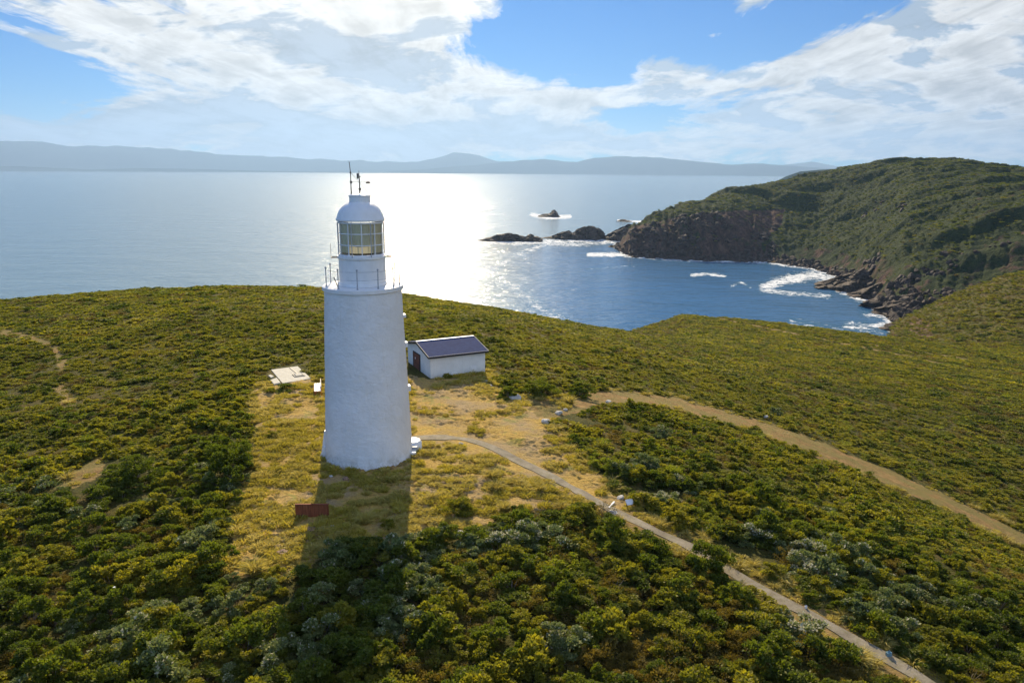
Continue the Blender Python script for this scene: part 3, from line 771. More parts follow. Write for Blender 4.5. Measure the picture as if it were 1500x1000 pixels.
for k in range(10):
    a = a_c + .02 + k * 2 * math.pi / 10
    gb.box((Rl * math.cos(a), Rl * math.sin(a), (zd + zl) / 2), (.05, .06, zl - zd), a)
for t_ in (1 / 3, 2 / 3): gb.ring(Rl, zd + (zl - zd) * t_, .035, 80, 6)
gb.ring(Rl, zd + .06, .06, 80, 6); gb.ring(Rl, zl - .04, .06, 80, 6)
gb.build('glazing_bars', 'white_paint', LH, smooth=35)
for k in range(8):
    a = a_c + math.radians(22.5) + k * math.pi / 4
    p0 = (math.cos(a) * (Rd + .05), math.sin(a) * (Rd + .05)); p1 = (math.cos(a) * (Rl + .18), math.sin(a) * (Rl + .18))
    MB().tube((*p0, zd - .02), (*p1, zl - .02), .028, n=6).build('stay_rod', 'rail_paint', LH, smooth=35)
# dome and ventilator
zo = zrow(320.5); Ro = rad(35, zo)
prof = [(Rl - .05, zo - .06), (Ro, zo - .10), (Ro + .02, zo - .02), (Ro, zo + .03)]
for hp, py in ((33.9, 318), (32.4, 312.6), (29.8, 307.6), (26.4, 303.4), (22.3, 300), (18.4, 297.8), (15.6, 296.8)):
    z_ = zrow(py - .4); prof.append((rad(hp, z_), z_))
dome = MB().lathe(prof, n=96)
dome.build('dome', 'white_paint', LH, smooth=50)
z0 = zrow(296.3); z1 = zrow(285.8); z2 = zrow(283.2); Rv = rad(15.2, z1)
MB().lathe([(Rv, z0 - .15), (Rv + .03, z0 + .0), (Rv, z0 + .04), (Rv, z1 - .10), (Rv + .03, z1 - .08), (Rv + .03, z1 - .02), (Rv - .03, z1 + .02), (Rv * .6, z1 + .07), (.01, z1 + .09)], n=64).build('ventilator', 'white_paint', LH, smooth=35)
# masts on the roof, in the plane that faces the camera
def tp(px, py, off=0):           # point on the tower's facing plane for a photo pixel, in the lighthouse's own space
    d = ray(px, py); nrm = uT; dv = Vector((d[0], d[1], d[2]))
    t = ((TB - Vector((0, 0, HC))).dot(nrm) + off) / dv.dot(nrm)
    p = Vector((0, 0, HC)) + dv * t - TB
    return p
mast = MB(); mast.tube(tp(514.5, 285), tp(513.5, 254), .035, .03, 6); mast.tube(tp(513.5, 254), tp(511.8, 239), .025, .02, 6)
mast.tube(tp(511.8, 239), tp(510.8, 236.5), .02, .01, 5); mast.tube(tp(511.8, 239), tp(513, 237), .012, .008, 5)
mast.tube(tp(514, 267), tp(515.2, 284), .018, n=5)
mast.box(tp(514.3, 267), (.12, .12, .14)); mast.box(tp(513.4, 253), (.09, .09, .1))
mast.build('radio_mast', 'dark_metal', LH)
mast = MB(); mast.tube(tp(527, 283), tp(526.5, 262), .045, .035, 6); mast.tube(tp(526.5, 262), tp(525.5, 250), .022, .012, 6)
mast.ball(tp(527.2, 277), .09, 5); mast.tube(tp(526.4, 259), tp(523.6, 258.5), .014, n=5); mast.box(tp(524, 258), (.11, .10, .32)); mast.box(tp(527, 259), (.08, .05, .08))
mast.build('wind_vane', 'dark_metal', LH)
an = MB(); an.tube(tp(514.5, 266.6), tp(537.5, 267), .010, n=5)
for dx in (-1.6, 0.2, 1.8): an.ball(tp(539 + dx, 267 + abs(dx) * .3), .07, 5)
an.tube(tp(537, 267), tp(541, 267.4), .02, n=5)
an.build('anemometer', 'dark_metal', LH)
MB().tube(tp(513.8, 253), tp(540, 282.5), .015, n=5).build('mast_stay', 'rail_paint', LH)
# gallery railing
Rr = Rg - .22; ph = rad(26.5, zs); 
angs = [math.asin(max(-1, min(1, (x - 533) / 55.0))) for x in (480, 498, 525, 554.5, 577, 587)]
postA = [a_c + t_ for t_ in angs] + [a_c + math.pi - math.asin((x - 533) / 55.0) for x in (485, 501.8, 541, 582)]
for a in postA:
    pb = MB(); x_, y_ = Rr * math.cos(a), Rr * math.sin(a)
    pb.tube((x_, y_, zs - .02), (x_, y_, zs + .12), .06, .05, 8); pb.tube((x_, y_, zs + .12), (x_, y_, zs + ph), .032, n=8)
    pb.ball((x_, y_, zs + ph + .04), .065, 6); pb.ball((x_, y_, zs + ph * .5), .045, 5)
    pb.build('rail_post', 'rail_paint', LH, smooth=40)
for h_ in (.5, .93):
    MB().ring(Rr, zs + ph * h_, .011, 96, 5).build('rail', 'rail_paint', LH, smooth=True)
# step irons ring at the lantern sill
for s_ in (-1, 1):
    ab = a_c + s_ * math.radians(88)
    mb = MB(); Rk = Rd + .42
    mb.ring(Rk, zd - .10, .025, 10, 6, ab - .22, ab + .22)
    for da in (-.22, .0, .22):
        mb.tube((math.cos(ab + da) * Rd, math.sin(ab + da) * Rd, zd - .10), (math.cos(ab + da) * Rk, math.sin(ab + da) * Rk, zd - .10), .02, n=5)
    mb.tube((math.cos(ab) * Rk, math.sin(ab) * Rk, zd - .1), (math.cos(ab) * Rk, math.sin(ab) * Rk, zd + .75), .012, n=5)
    mb.build('foot_bracket', 'dark_metal', LH)
mb = MB(); a = a_c - math.radians(60); mb.tube((math.cos(a) * (Rd + .3), math.sin(a) * (Rd + .3), zs), (math.cos(a) * (Rd + .55), math.sin(a) * (Rd + .55), zs + ph * .55), .03, n=6)
mb.build('rail_brace', 'dark_metal', LH)
# small hoods and ledges that stand out of the wall on the lit side
def tower_r(z): return Rb + (Rt - Rb) * (z / zg)
for px_, py_, s_ in ((593, 463, .22), (597, 505, .34), (600.5, 569, .36)):
    z_ = zrow(py_, px_); a = a_c + math.radians(93); r_ = tower_r(z_)
    b = MB(); b.box(((r_ + .0) * math.cos(a), (r_ + .0) * math.sin(a), z_), (.34, .5, s_), a)
    b.build('window_hood', 'white_paint', LH, bevel=.05)
a = a_c + math.radians(97); r_ = Rb
b = MB(); b.lathe([(.01, -.3), (.62, -.3), (.62, .5), (.5, .66), (.01, .70)], ((r_ + .05) * math.cos(a), (r_ + .05) * math.sin(a), 0), 32)
b.build('entrance_porch', 'white_paint', LH, smooth=40)
a = a_c + math.radians(82)
MB().box(((r_ + .12) * math.cos(a), (r_ + .12) * math.sin(a), .25), (.42, .35, .5), a).build('meter_box', 'rail_paint', LH, bevel=.02)
MB().box(((r_ + .05) * math.cos(a - .12), (r_ + .05) * math.sin(a - .12), .0), (.5, .6, .6), a).build('entrance_step', 'white_paint', LH, bevel=.04)
for aa, zt_, dr_ in ((-96, .75, .30), (-101, 1.75, .05)):
    a = a_c + math.radians(aa)
    b = MB(); w = .5
    P_ = []
    for k, sd in ((0, -1), (1, 1)):
        tv = Vector((-math.sin(a), math.cos(a), 0)) * w * sd; rv = Vector((math.cos(a), math.sin(a), 0))
        P_ += [rv * (r_ - .3) + tv + Vector((0, 0, -.4)), rv * (r_ + dr_ + .25) + tv + Vector((0, 0, -.4)), rv * (r_ - .05 + dr_ * .3) + tv + Vector((0, 0, zt_)), rv * (r_ - .3) + tv + Vector((0, 0, zt_))]
    b.add(P_, [(0, 1, 2, 3), (7, 6, 5, 4), (1, 5, 6, 2), (2, 6, 7, 3), (0, 4, 5, 1), (0, 3, 7, 4)])
    b.build('buttress', 'white_paint', LH)

# ------------------------------------------------------------------ storage building
A0 = hit(631, 554.5); ang = math.radians(26.5)
ld = Vector((math.cos(ang), math.sin(ang), 0)); gd = Vector((-math.sin(ang), math.cos(ang), 0))
d_ = ray(711, 543)
# length along ld so that the far corner falls on column 711
def col_of(p): return float(project(np.array([p[0], p[1], p[2]]))[0])
ln = 4.0
while col_of(A0 + ld * ln) < 710.5: ln += .02
wd = 6.3
def row_of(p): return float(project(np.array([p[0], p[1], p[2]]))[1])
hw = 1.5
while row_of(A0 + Vector((0, 0, hw))) > 522.5: hw += .01
rise = .66
HB = empty('storage_building', A0, ang)
tag(HB, 'small white gabled building with dark blue roof behind the lighthouse', 'building')
b = MB(); g0 = -.8
V = [(0, 0, g0), (ln, 0, g0), (ln, wd, g0), (0, wd, g0), (0, 0, hw), (ln, 0, hw), (ln, wd, hw), (0, wd, hw), (0, wd / 2, hw + rise), (ln, wd / 2, hw + rise)]
b.add(V, [(0, 1, 5, 4), (1, 2, 6, 9, 5), (2, 3, 7, 6), (3, 0, 4, 8, 7), (4, 5, 9, 8), (6, 7, 8, 9)])
b.build('wall', 'house_wall', HB)
ov = .22; sl = math.hypot(wd / 2, rise); pit = math.atan2(rise, wd / 2)
rf = MB()
for s_ in (0, 1):
    y0, y1 = (-ov, wd / 2) if s_ == 0 else (wd + ov, wd / 2)
    e0 = hw - ov * rise / (wd / 2)
    z0, z1 = e0 + .03, hw + rise + .03
    V = [(-ov, y0, z0), (ln + ov, y0, z0), (ln + ov, y1, z1), (-ov, y1, z1), (-ov, y0, z0 + .05), (ln + ov, y0, z0 + .05), (ln + ov, y1, z1 + .05), (-ov, y1, z1 + .05)]
    rf.add(V, [(0, 3, 2, 1), (4, 5, 6, 7), (0, 1, 5, 4), (2, 3, 7, 6), (1, 2, 6, 5), (0, 4, 7, 3)])
roof = rf.build('roof', 'roof', HB)
MB().box((ln / 2, wd / 2, hw + rise + .10), (ln + 2 * ov, .22, .05)).build('ridge_cap', 'trim_white', roof)
for s_ in (0, 1):                # barge boards (black) with pale capping, gutters
    for xx in (-ov - .03, ln + ov + .03):
        yc = wd / 4 - ov / 2 if s_ == 0 else wd * 3 / 4 + ov / 2
        zc = hw + rise / 2 - ov * rise / wd
        MB().box((xx, yc, zc - .02), (.05, sl + ov + .02, .17), 0, pit if s_ == 0 else -pit).build('bargeboard', 'trim_dark', roof)
        MB().box((xx, yc, zc + .09), (.05, sl + ov + .02, .02), 0, pit if s_ == 0 else -pit).build('roof_edge_capping', 'concrete', roof)
MB().box((ln / 2, -ov - .06, hw - .07), (ln + 2 * ov, .10, .11)).build('gutter', 'trim_dark', roof)
MB().box((ln / 2, -ov - .0, hw + .035), (ln + 2 * ov, .04, .015)).build('eave_flashing', 'concrete', roof)
# door on the gable
def hp(px, py):                  # gable wall (local x = 0) point for a pixel
    d = ray(px, py); dv = Vector((d[0], d[1], d[2])); o_ = Vector((0, 0, HC)); t = (A0 - o_).dot(ld) / dv.dot(ld)
    p = o_ + dv * t - A0
    return p.dot(gd), p.z
ya, za = hp(606.2, 514.5); yb, zb_ = hp(615.8, 545.5)
ytop = za; zbot = hp(606.2, 540.5)[1]
dcy = (ya + yb) / 2; dw = abs(ya - yb)
door = MB().box((-.02, dcy, (ytop + zbot) / 2), (.07, dw, ytop - zbot)).build('door', 'door', HB)
MB().box((-.075, dcy + dw * .15, zbot + (ytop - zbot) * .72), (.02, .16, .16)).build('notice', 'trim_white', door)
MB().ball((-.09, dcy - dw * .38, zbot + (ytop - zbot) * .45), .04, 5).build('door_knob', 'dark_metal', door)
fm = MB()
for s_ in (-1, 1): fm.box((-.035, dcy + s_ * (dw / 2 + .04), (ytop + zbot) / 2), (.09, .075, ytop - zbot))
fm.box((-.035, dcy, ytop + .035), (.09, dw + .155, .07)); fm.build('door_frame', 'trim_dark', HB)
MB().box((-.9, dcy + .1, zbot - .06), (1.75, 1.9, .12)).build('doorstep', 'step_grey', HB, bevel=.02)
MB().box((ln * .42, -.012, .22), (.5, .03, .22)).build('wall_vent', 'trim_white', HB)
MB().box((ln * .78, -.012, .55), (.55, .03, .3)).build('wall_vent', 'trim_white', HB)

# ------------------------------------------------------------------ concrete slab with its small slabs
def gpts(pix): return [hit(*p) for p in pix]
def slab(name, pix, z_top, label, cat, mat='concrete', thick=.6):
    pts = gpts(pix); c = sum(pts, Vector()) / len(pts); zt_ = max(p.z for p in pts) + z_top
    o = empty(name, (c.x, c.y, zt_)) if False else None
    loc = Vector((c.x, c.y, zt_))
    b = MB().prism([(p.x - loc.x, p.y - loc.y) for p in pts], -thick, 0)
    return b.build(name, mat, None, loc, bevel=.02), loc
o, lc = slab('concrete_slab', [(414, 562), (456, 555), (436, 536.5), (397, 542)], .02, '', '')
e = empty('concrete_platform', lc); tag(e, 'large flat concrete platform with a slotted hatch left of the lighthouse', 'platform')
o.name = 'slab'; o.parent = e; o.location = (0, 0, 0)
def gp_at(px, py, z):
    d = ray(px, py); t = (z - HC) / d[2]; return Vector((d[0] * t, d[1] * t, z))
c1 = gp_at(425, 538.5, lc.z) - lc; c2 = gp_at(436, 547.5, lc.z) - lc
dv = (c2 - c1); a = math.atan2(dv.y, dv.x)
MB().box(((c1 + c2) / 2 + Vector((0, 0, .02))), (dv.length, .16, .05), a).build('drain_slot', 'trim_dark', e)
hc = gp_at(437.5, 549.5, lc.z) - lc
hb = MB()
for dx, dy, sx, sy in ((0, .42, .9, .09), (0, -.42, .9, .09), (.42, 0, .09, .75), (-.42, 0, .09, .75)):
    r_ = Matrix.Rotation(a, 3, 'Z') @ Vector((dx, dy, 0)); hb.box(hc + r_ + Vector((0, 0, .03)), (sx, sy, .07), a)
hb.build('hatch_rim', 'trim_dark', e)
MB().box(hc + Vector((0, 0, .05)), (.66, .6, .10), a).build('hatch_cover', 'concrete', e, bevel=.02)
o, lc2 = slab('concrete_slab', [(401.5, 564.5), (411, 562), (405.5, 554.5), (396, 558)], .10, '', ''); tag(o, 'small raised concrete slab at the near left corner of the platform', 'slab')
o, lc2 = slab('concrete_slab', [(397, 554), (401.5, 552.5), (396.5, 549.5), (393, 551)], .08, '', ''); tag(o, 'smallest concrete slab against the left side of the platform', 'slab')

# ------------------------------------------------------------------ bench
bp = hit(466.3, 580); be = empty('bench', bp, math.radians(15))
tag(be, 'bench with slatted seat whitened as sun gloss and red frame left of the lighthouse', 'bench')
for k, x_ in enumerate((-.2, -.02, .16)): MB().box((x_, 1.1, .45), (.15, 2.4, .035)).build('slat', 'trim_white', be, bevel=.008)  # slats coloured white in place of sunlit gloss on the seat
fr = MB()
for y_ in (0.0, 1.1, 2.2):
    fr.box((-.24, y_, .21), (.05, .06, .42)).box((.24, y_, .42), (.05, .06, .84)).box((0, y_, .405), (.52, .05, .05))
fr.box((-.3, 1.1, .43), (.03, 2.3, .05)); fr.build('frame', 'red_paint', be)
MB().box((.245, 1.1, .78), (.03, 2.4, .12)).build('backrest', 'trim_white', be)

# ------------------------------------------------------------------ rusty screen
s0 = hit(434, 757); s1 = hit(483, 757); s1.z = s0.z
sv = s1 - s0; wS = sv.length; sa = math.atan2(sv.y, sv.x)
hS = .3
while float(project(np.array(s0 + Vector((0, 0, hS))))[1]) > 738.5: hS += .01
se = empty('rusty_screen', s0, sa); tag(se, 'rusty brown steel screen of two upright panels in front of the lighthouse', 'screen')
MB().box((wS * .225, 0, hS / 2), (wS * .45 - .02, .05, hS)).build('panel', 'rust', se, bevel=.01)
MB().box((wS * .725, .0, hS / 2), (wS * .52 - .02, .05, hS)).build('panel', 'rust', se, bevel=.01)
for x_ in (.02, wS * .46, wS * .93): MB().box((x_, -.045, hS / 2 - .03), (.06, .05, hS + .02)).build('post', 'rust', se)
MB().box((wS * .49, -.01, hS + .015), (wS + .02, .12, .03)).build('cap_rail', 'rust', se)

# ------------------------------------------------------------------ concrete path
pp = [hit(*p) for p in PATH_C]
def resample(pts, step):
    o_ = [pts[0].copy()]
    for a_, b_ in zip(pts[:-1], pts[1:]):
        n_ = max(1, int((b_ - a_).length / step))
        for k in range(1, n_ + 1): o_.append(a_.lerp(b_, k / n_))
    return o_
ps = resample(pp, .3)
for _ in range(10): ps = [ps[0]] + [(ps[i - 1] + ps[i] * 2 + ps[i + 1]) / 4 for i in range(1, len(ps) - 1)] + [ps[-1]]
V = []; nw = 7
for i, p in enumerate(ps):
    t = (ps[min(i + 1, len(ps) - 1)] - ps[max(i - 1, 0)]); t.z = 0; t.normalize(); s_ = Vector((t.y, -t.x, 0))
    w = .42 if i < 8 else .33
    w += (float(vnoise(np.array([i * .31]), np.array([3.0]), 5)[0]) - .5) * .16
    zc = max(tz(p.x + s_.x * q_, p.y + s_.y * q_) for q_ in (-w, 0, w)) + .03
    row = [(-w, -.35)] + [(w * q_, 0) for q_ in (-1, -.5, 0, .5, 1)] + [(w, -.35)]
    for q_, dz in row: V.append((p.x + s_.x * q_, p.y + s_.y * q_, zc + dz))
V = np.array(V); 
Z_ = V[:, 2].reshape(-1, nw)
for _ in range(4): Z_[1:-1] = (Z_[:-2] + Z_[1:-1] * 2 + Z_[2:]) / 4
V[:, 2] = Z_.ravel()
I = np.arange(len(V)).reshape(-1, nw)
q = np.stack([I[:-1, :-1], I[:-1, 1:], I[1:, 1:], I[1:, :-1]], -1).reshape(-1, 4)
m, nt = new_mat('worn_concrete_path'); v = pos(nt)
c = ramp(nt, noise(nt, 1.1, v, 6, .7), [(.3, (.16, .13, .09)), (.5, (.27, .23, .165)), (.7, (.36, .31, .23))])
c = mixc(nt, ramp(nt, noise(nt, 3, v, 6, .75), [(.52, 0.0), (.62, .6)]), c, (.20, .18, .08))
b = principled(nt, c, .9, .2); L(nt, bump(nt, noise(nt, 16, v, 4), .02), b.inputs['Normal']); out(nt, b.outputs[0]); M['path'] = m
tag(link('path', mesh_np('path', V, q, [M['path']])), 'narrow concrete path from the lighthouse down through the heath', None, None, 'structure')
PATHPX = PATH_C
p0 = hit(892.5, 744); p1 = hit(899.5, 737); dv = p1 - p0; 
o = MB().box((0, 0, 0), (dv.length + .1, .10, .06)).build('path_edging', 'trim_white', None, (p0 + p1) / 2 + Vector((0, 0, .06)), bevel=.01)
o.rotation_euler.z = math.atan2(dv.y, dv.x); tag(o, 'white edging strip lying across the concrete path', 'edging')

# ------------------------------------------------------------------ small marks along the path
p = hit(922, 742); e = empty('sign_board', p, math.radians(20)); tag(e, 'white tilted sign board on short legs beside the path', 'sign')
MB().box((0, 0, .30), (.46, .36, .04), 0, math.radians(38)).build('board', 'trim_white', e, bevel=.01)
for s_ in (-.16, .16): MB().box((s_, .02, .12), (.05, .05, .34)).build('leg', 'trim_dark', e)
def post(px, py, h_, w_, mat, label, tilt=0):
    p = hit(px, py); o = MB().prism([(-w_, -w_ * .6), (w_, -w_ * .6), (w_, w_ * .6), (-w_, w_ * .6)], -.2, h_).add([(-w_ * .8, 0, h_), (w_ * .8, 0, h_), (0, 0, h_ + w_)], [(0, 1, 2)]).build('marker_post', mat, None, p, bevel=.008)
    o.rotation_euler = (0, tilt, .2); return tag(o, label, 'post')
post(1180, 893, .20, .055, 'trim_white', 'short white marker post on the left edge of the concrete path')
post(1301, 963, .26, .11, 'blue_post', 'pale blue marker plate on the path edge, nearest the camera')
p = hit(172, 888); e = empty('marker_post', p); tag(e, 'blue grey survey post with white cap in the scrub at lower left', 'post')
MB().tube((0, 0, -.3), (-.03, 0, .85), .04, .04, 8).build('post', 'blue_post', e, smooth=30); MB().tube((-.03, 0, .85), (-.035, 0, .95), .055, .05, 8).build('cap', 'trim_white', e, smooth=30)

def boulder(px, py, s, mat, label, seed, squash=.7, name='boulder', group=None):
    p = hit(px, py); n_ = 14
    V = []; Fc = []
    for i in range(n_ + 1):
        for j in range(2 * n_):
            th_ = math.pi * i / n_; ph_ = math.pi * j / n_
            V.append((math.sin(th_) * math.cos(ph_), math.sin(th_) * math.sin(ph_), math.cos(th_)))
    V = np.array(V)
    k = 1 + (fbm(V[:, 0] * 1.3 + seed, V[:, 1] * 1.3 + V[:, 2] * 1.7, seed, 4) - .5) * 1.1
    V = np.sign(V) * np.abs(V) ** .8 * k[:, None] * s / 2; V[:, 2] *= squash
    I = np.arange(len(V)).reshape(n_ + 1, 2 * n_); J = np.roll(I, -1, 1)
    q = np.stack([I[:-1], I[1:], J[1:], J[:-1]], -1).reshape(-1, 4)
    o = link(name, mesh_np(name, V, q, [M[mat]]), None, p + Vector((0, 0, s * squash * .28)))
    o.rotation_euler.z = seed; return tag(o, label, 'boulder', group)
for a in [(898, 753, .42, 'stone_white', 'white boulder just below the concrete path opposite the sign board', 1),
          (909, 731, .46, 'stone_white', 'white boulder at the scrub edge just up the slope from the sign board', 2),
          (755, 585, .85, 'stone_white', 'largest pale boulder at the head of the dirt track', 3),
          (766, 583, .3, 'stone_white', 'small pale stone right beside the largest boulder', 4),
          (718, 566, .4, 'stone_white', 'pale stone in front of the building at its right corner', 5),
          (712, 559, .35, 'stone_white', 'pale stone in shade at the right corner of the building', 6),
          (818, 606, .55, 'stone_white', 'pale stone near the corner where the dirt track leaves the clearing', 7),
          (828, 601, .35, 'stone_white', 'small pale stone on the edge of the dirt track by the scrub', 8),
          (799, 619, .6, 'stone_white', 'pale stone half hidden at the tip of the scrub beside the clearing', 9),
          (622, 790, .4, 'stone_white', 'pale stone at the edge of the tower shadow above the scrub', 10),
          (674, 783, .42, 'stone_white', 'pale stone on bare ground between isolated shrub and scrub', 11),
          (485, 698, .22, 'stone_white', 'tiny white stone in the shade at the left foot of the tower', 12),
          (506, 703, .35, 'stone_brown', 'dark flat stone below the foot of the tower', 13),
          (626, 896, .55, 'stone_brown', 'reddish rock on the bare patch at the shadow edge', 14),
          (650, 872, .5, 'stone_brown', 'upper reddish rock in the scrub near the shadow edge', 15),
          (640, 902, .4, 'stone_brown', 'small reddish rock beside two others near the shadow edge', 16),
          (456, 779, .5, 'stone_brown', 'brown stone on the grass in front of the rusty screen', 17),
          (487, 772, .28, 'stone_white', 'small pale stone right of the rusty screen in the shadow', 18),
          (414, 813, .5, 'stone_brown', 'brown stone at the lower end of the sunlit grass strip', 19),
          (1120, 612, .6, 'stone_white', 'pale stone on the far edge of the dirt track', 20),
          (892, 590, .5, 'stone_white', 'pale stone on the near edge of the dirt track above the scrub', 21),
          (676, 651, .3, 'stone_white', 'flat pale stone in grass beside the bend of the concrete path', 22)]:
    boulder(*a[:6], squash=.6)

# ------------------------------------------------------------------ plants: meshes
def shrub_mesh(name, seed, leaves, lsize, mats, frac=(1.0,), height=.75, lumps=12, spiky=0.0, open_=.0, twigs=0):
    """a low rounded bush about 1 m across made of separate small leaves gathered in clumps"""
    g = np.random.default_rng(seed)
    th = g.uniform(0, 2 * np.pi, lumps); ph = np.arccos(g.uniform(.0, 1, lumps))
    cr = g.uniform(.07, .20, lumps) * (12 / lumps) ** .25
    cc = np.stack([np.sin(ph) * np.cos(th) * .42, np.sin(ph) * np.sin(th) * .36, (np.cos(ph) * .62 + .10) * height], -1)
    cc *= g.uniform(.55, 1.25, (lumps, 1))
    k = g.integers(0, lumps, leaves)
    d = g.normal(size=(leaves, 3)); d /= np.linalg.norm(d, axis=1)[:, None]
    d[:, 2] = np.where(d[:, 2] < -.25, -d[:, 2], d[:, 2])
    rad_ = cr[k] * g.uniform(.35, 1.12, leaves) ** .7
    c = cc[k] + d * rad_[:, None] * np.array([1.15, 1.15, .85])
    c[:, 2] = np.maximum(c[:, 2], .02)
    up = d * .7 + g.normal(size=(leaves, 3)) * .55; up[:, 2] += .5 + spiky
    up /= np.linalg.norm(up, axis=1)[:, None]
    t = np.cross(up, g.normal(size=(leaves, 3))); t /= np.linalg.norm(t, axis=1)[:, None]
    ls = lsize * g.uniform(.6, 1.4, leaves)[:, None]; asp = .32 if spiky else .5
    V = np.stack([c - up * ls * .5, c + t * ls * asp * .6, c + up * ls * .6, c - t * ls * asp * .6], 1).reshape(-1, 3)
    Fq = np.arange(leaves * 4).reshape(-1, 4)
    mi = np.zeros(leaves, int)
    if len(mats) > 1:
        top = (c[:, 2] > np.percentile(c[:, 2], 35)) & (rad_ > cr[k] * .75)
        # flowers sit in some of the clumps only
        hot = g.uniform(size=lumps) < frac[2] if len(frac) > 2 else np.ones(lumps, bool)
        mi[(g.uniform(size=leaves) < frac[1]) & top & hot[k]] = 1
    faces = [Fq]; 
    if twigs:
        TV = []; TF = []
        for i in range(twigs):
            p1_ = cc[g.integers(0, lumps)] * g.uniform(.6, 1.1); w = .011
            b0 = len(V) + len(TV)
            TV += [(-w, 0, 0), (w, 0, 0), (p1_[0] + w * .5, p1_[1], p1_[2]), (p1_[0] - w * .5, p1_[1], p1_[2])]
            TF.append((b0, b0 + 1, b0 + 2, b0 + 3))
        V = np.concatenate([V, np.array(TV)]); Fq = np.concatenate([Fq, np.array(TF)]); mi = np.concatenate([mi, np.full(twigs, len(mats))])
        mats = mats + ['twig']
    return mesh_np(name, V, Fq, [M[x] for x in mats], mi)

SPEC = {  # kind: leaf materials, flower share, height, leaf size, spiky
 'olive': (['leaf_olive'], (1,), .75, .075, 0), 'dark': (['leaf_dark'], (1,), .95, .070, 0),
 'yellow': (['leaf_yellow'], (1,), .62, .070, 0), 'brown': (['leaf_brown'], (1,), .60, .060, .5),
 'grey': (['leaf_grey', 'flower_white'], (1, .16, .5), .80, .075, 0), 'white': (['leaf_grey', 'flower_white'], (1, .55, .7), .85, .075, 0),
  'dry': (['leaf_brown'], (1,), .72, .05, .3)}
KINDS = list(SPEC)
NEAR, MIDL, FARL = {}, {}, {}
for i, (k, (mt, fr_, hh, ls, sp)) in enumerate(SPEC.items()):
    NEAR[k] = [shrub_mesh(f'{k}_shrub', 100 + i * 10 + j, 2300 if k != 'dry' else 650, ls, mt, fr_, hh, 17, sp, twigs=30 if k != 'dry' else 170) for j in range(3)]
    MIDL[k] = [shrub_mesh(f'{k}_shrub_mid', 500 + i * 10 + j, 650, ls * 1.75, mt, fr_, hh, 12, sp) for j in range(2)]
    FARL[k] = [shrub_mesh(f'{k}_shrub_far', 900 + i * 10 + j, 170, ls * 3.2, mt, fr_, hh, 9, sp) for j in range(2)]

def tuft_mesh(name, seed, blades, mat, h=.16, w=.22, lean=.6):
    g = np.random.default_rng(seed)
    a = g.uniform(0, 2 * np.pi, blades); r_ = w * np.sqrt(g.uniform(0, 1, blades))
    c = np.stack([r_ * np.cos(a), r_ * np.sin(a), np.zeros(blades)], -1)
    dr = np.stack([np.cos(a) * lean, np.sin(a) * lean, np.ones(blades)], -1) + g.normal(size=(blades, 3)) * .45
    dr[:, 2] = np.abs(dr[:, 2]) + .15; dr /= np.linalg.norm(dr, axis=1)[:, None]
    L_ = h * g.uniform(.5, 1.3, blades) * (1.25 - .7 * (r_ / w)); L_ = L_[:, None]
    t = np.cross(dr, g.normal(size=(blades, 3))); t /= np.linalg.norm(t, axis=1)[:, None]; bw = .014
    tip = c + dr * L_ + np.stack([np.cos(a), np.sin(a), np.full(blades, -.35)], -1) * L_ * .35
    mid = c + dr * L_ * .6
    V = np.stack([c - t * bw, c + t * bw, mid + t * bw * .9, tip, mid - t * bw * .9], 1).reshape(-1, 3)
    b_ = np.arange(blades)[:, None] * 5
    return mesh_np(name, V, [b_ + np.array([[0, 1, 2, 4]]), b_ + np.array([[4, 2, 3]])], [M[mat]])
TUFT = [tuft_mesh('dry_tuft', 1, 150, 'grass_dry'), tuft_mesh('dry_tuft', 2, 150, 'grass_dry', .13, .26, .9), tuft_mesh('green_tuft', 3, 150, 'grass_green'), tuft_mesh('green_tuft', 4, 150, 'grass_green', .14, .24, .8),
        tuft_mesh('tall_tuft', 5, 220, 'grass_dry', .42, .16, .7)]

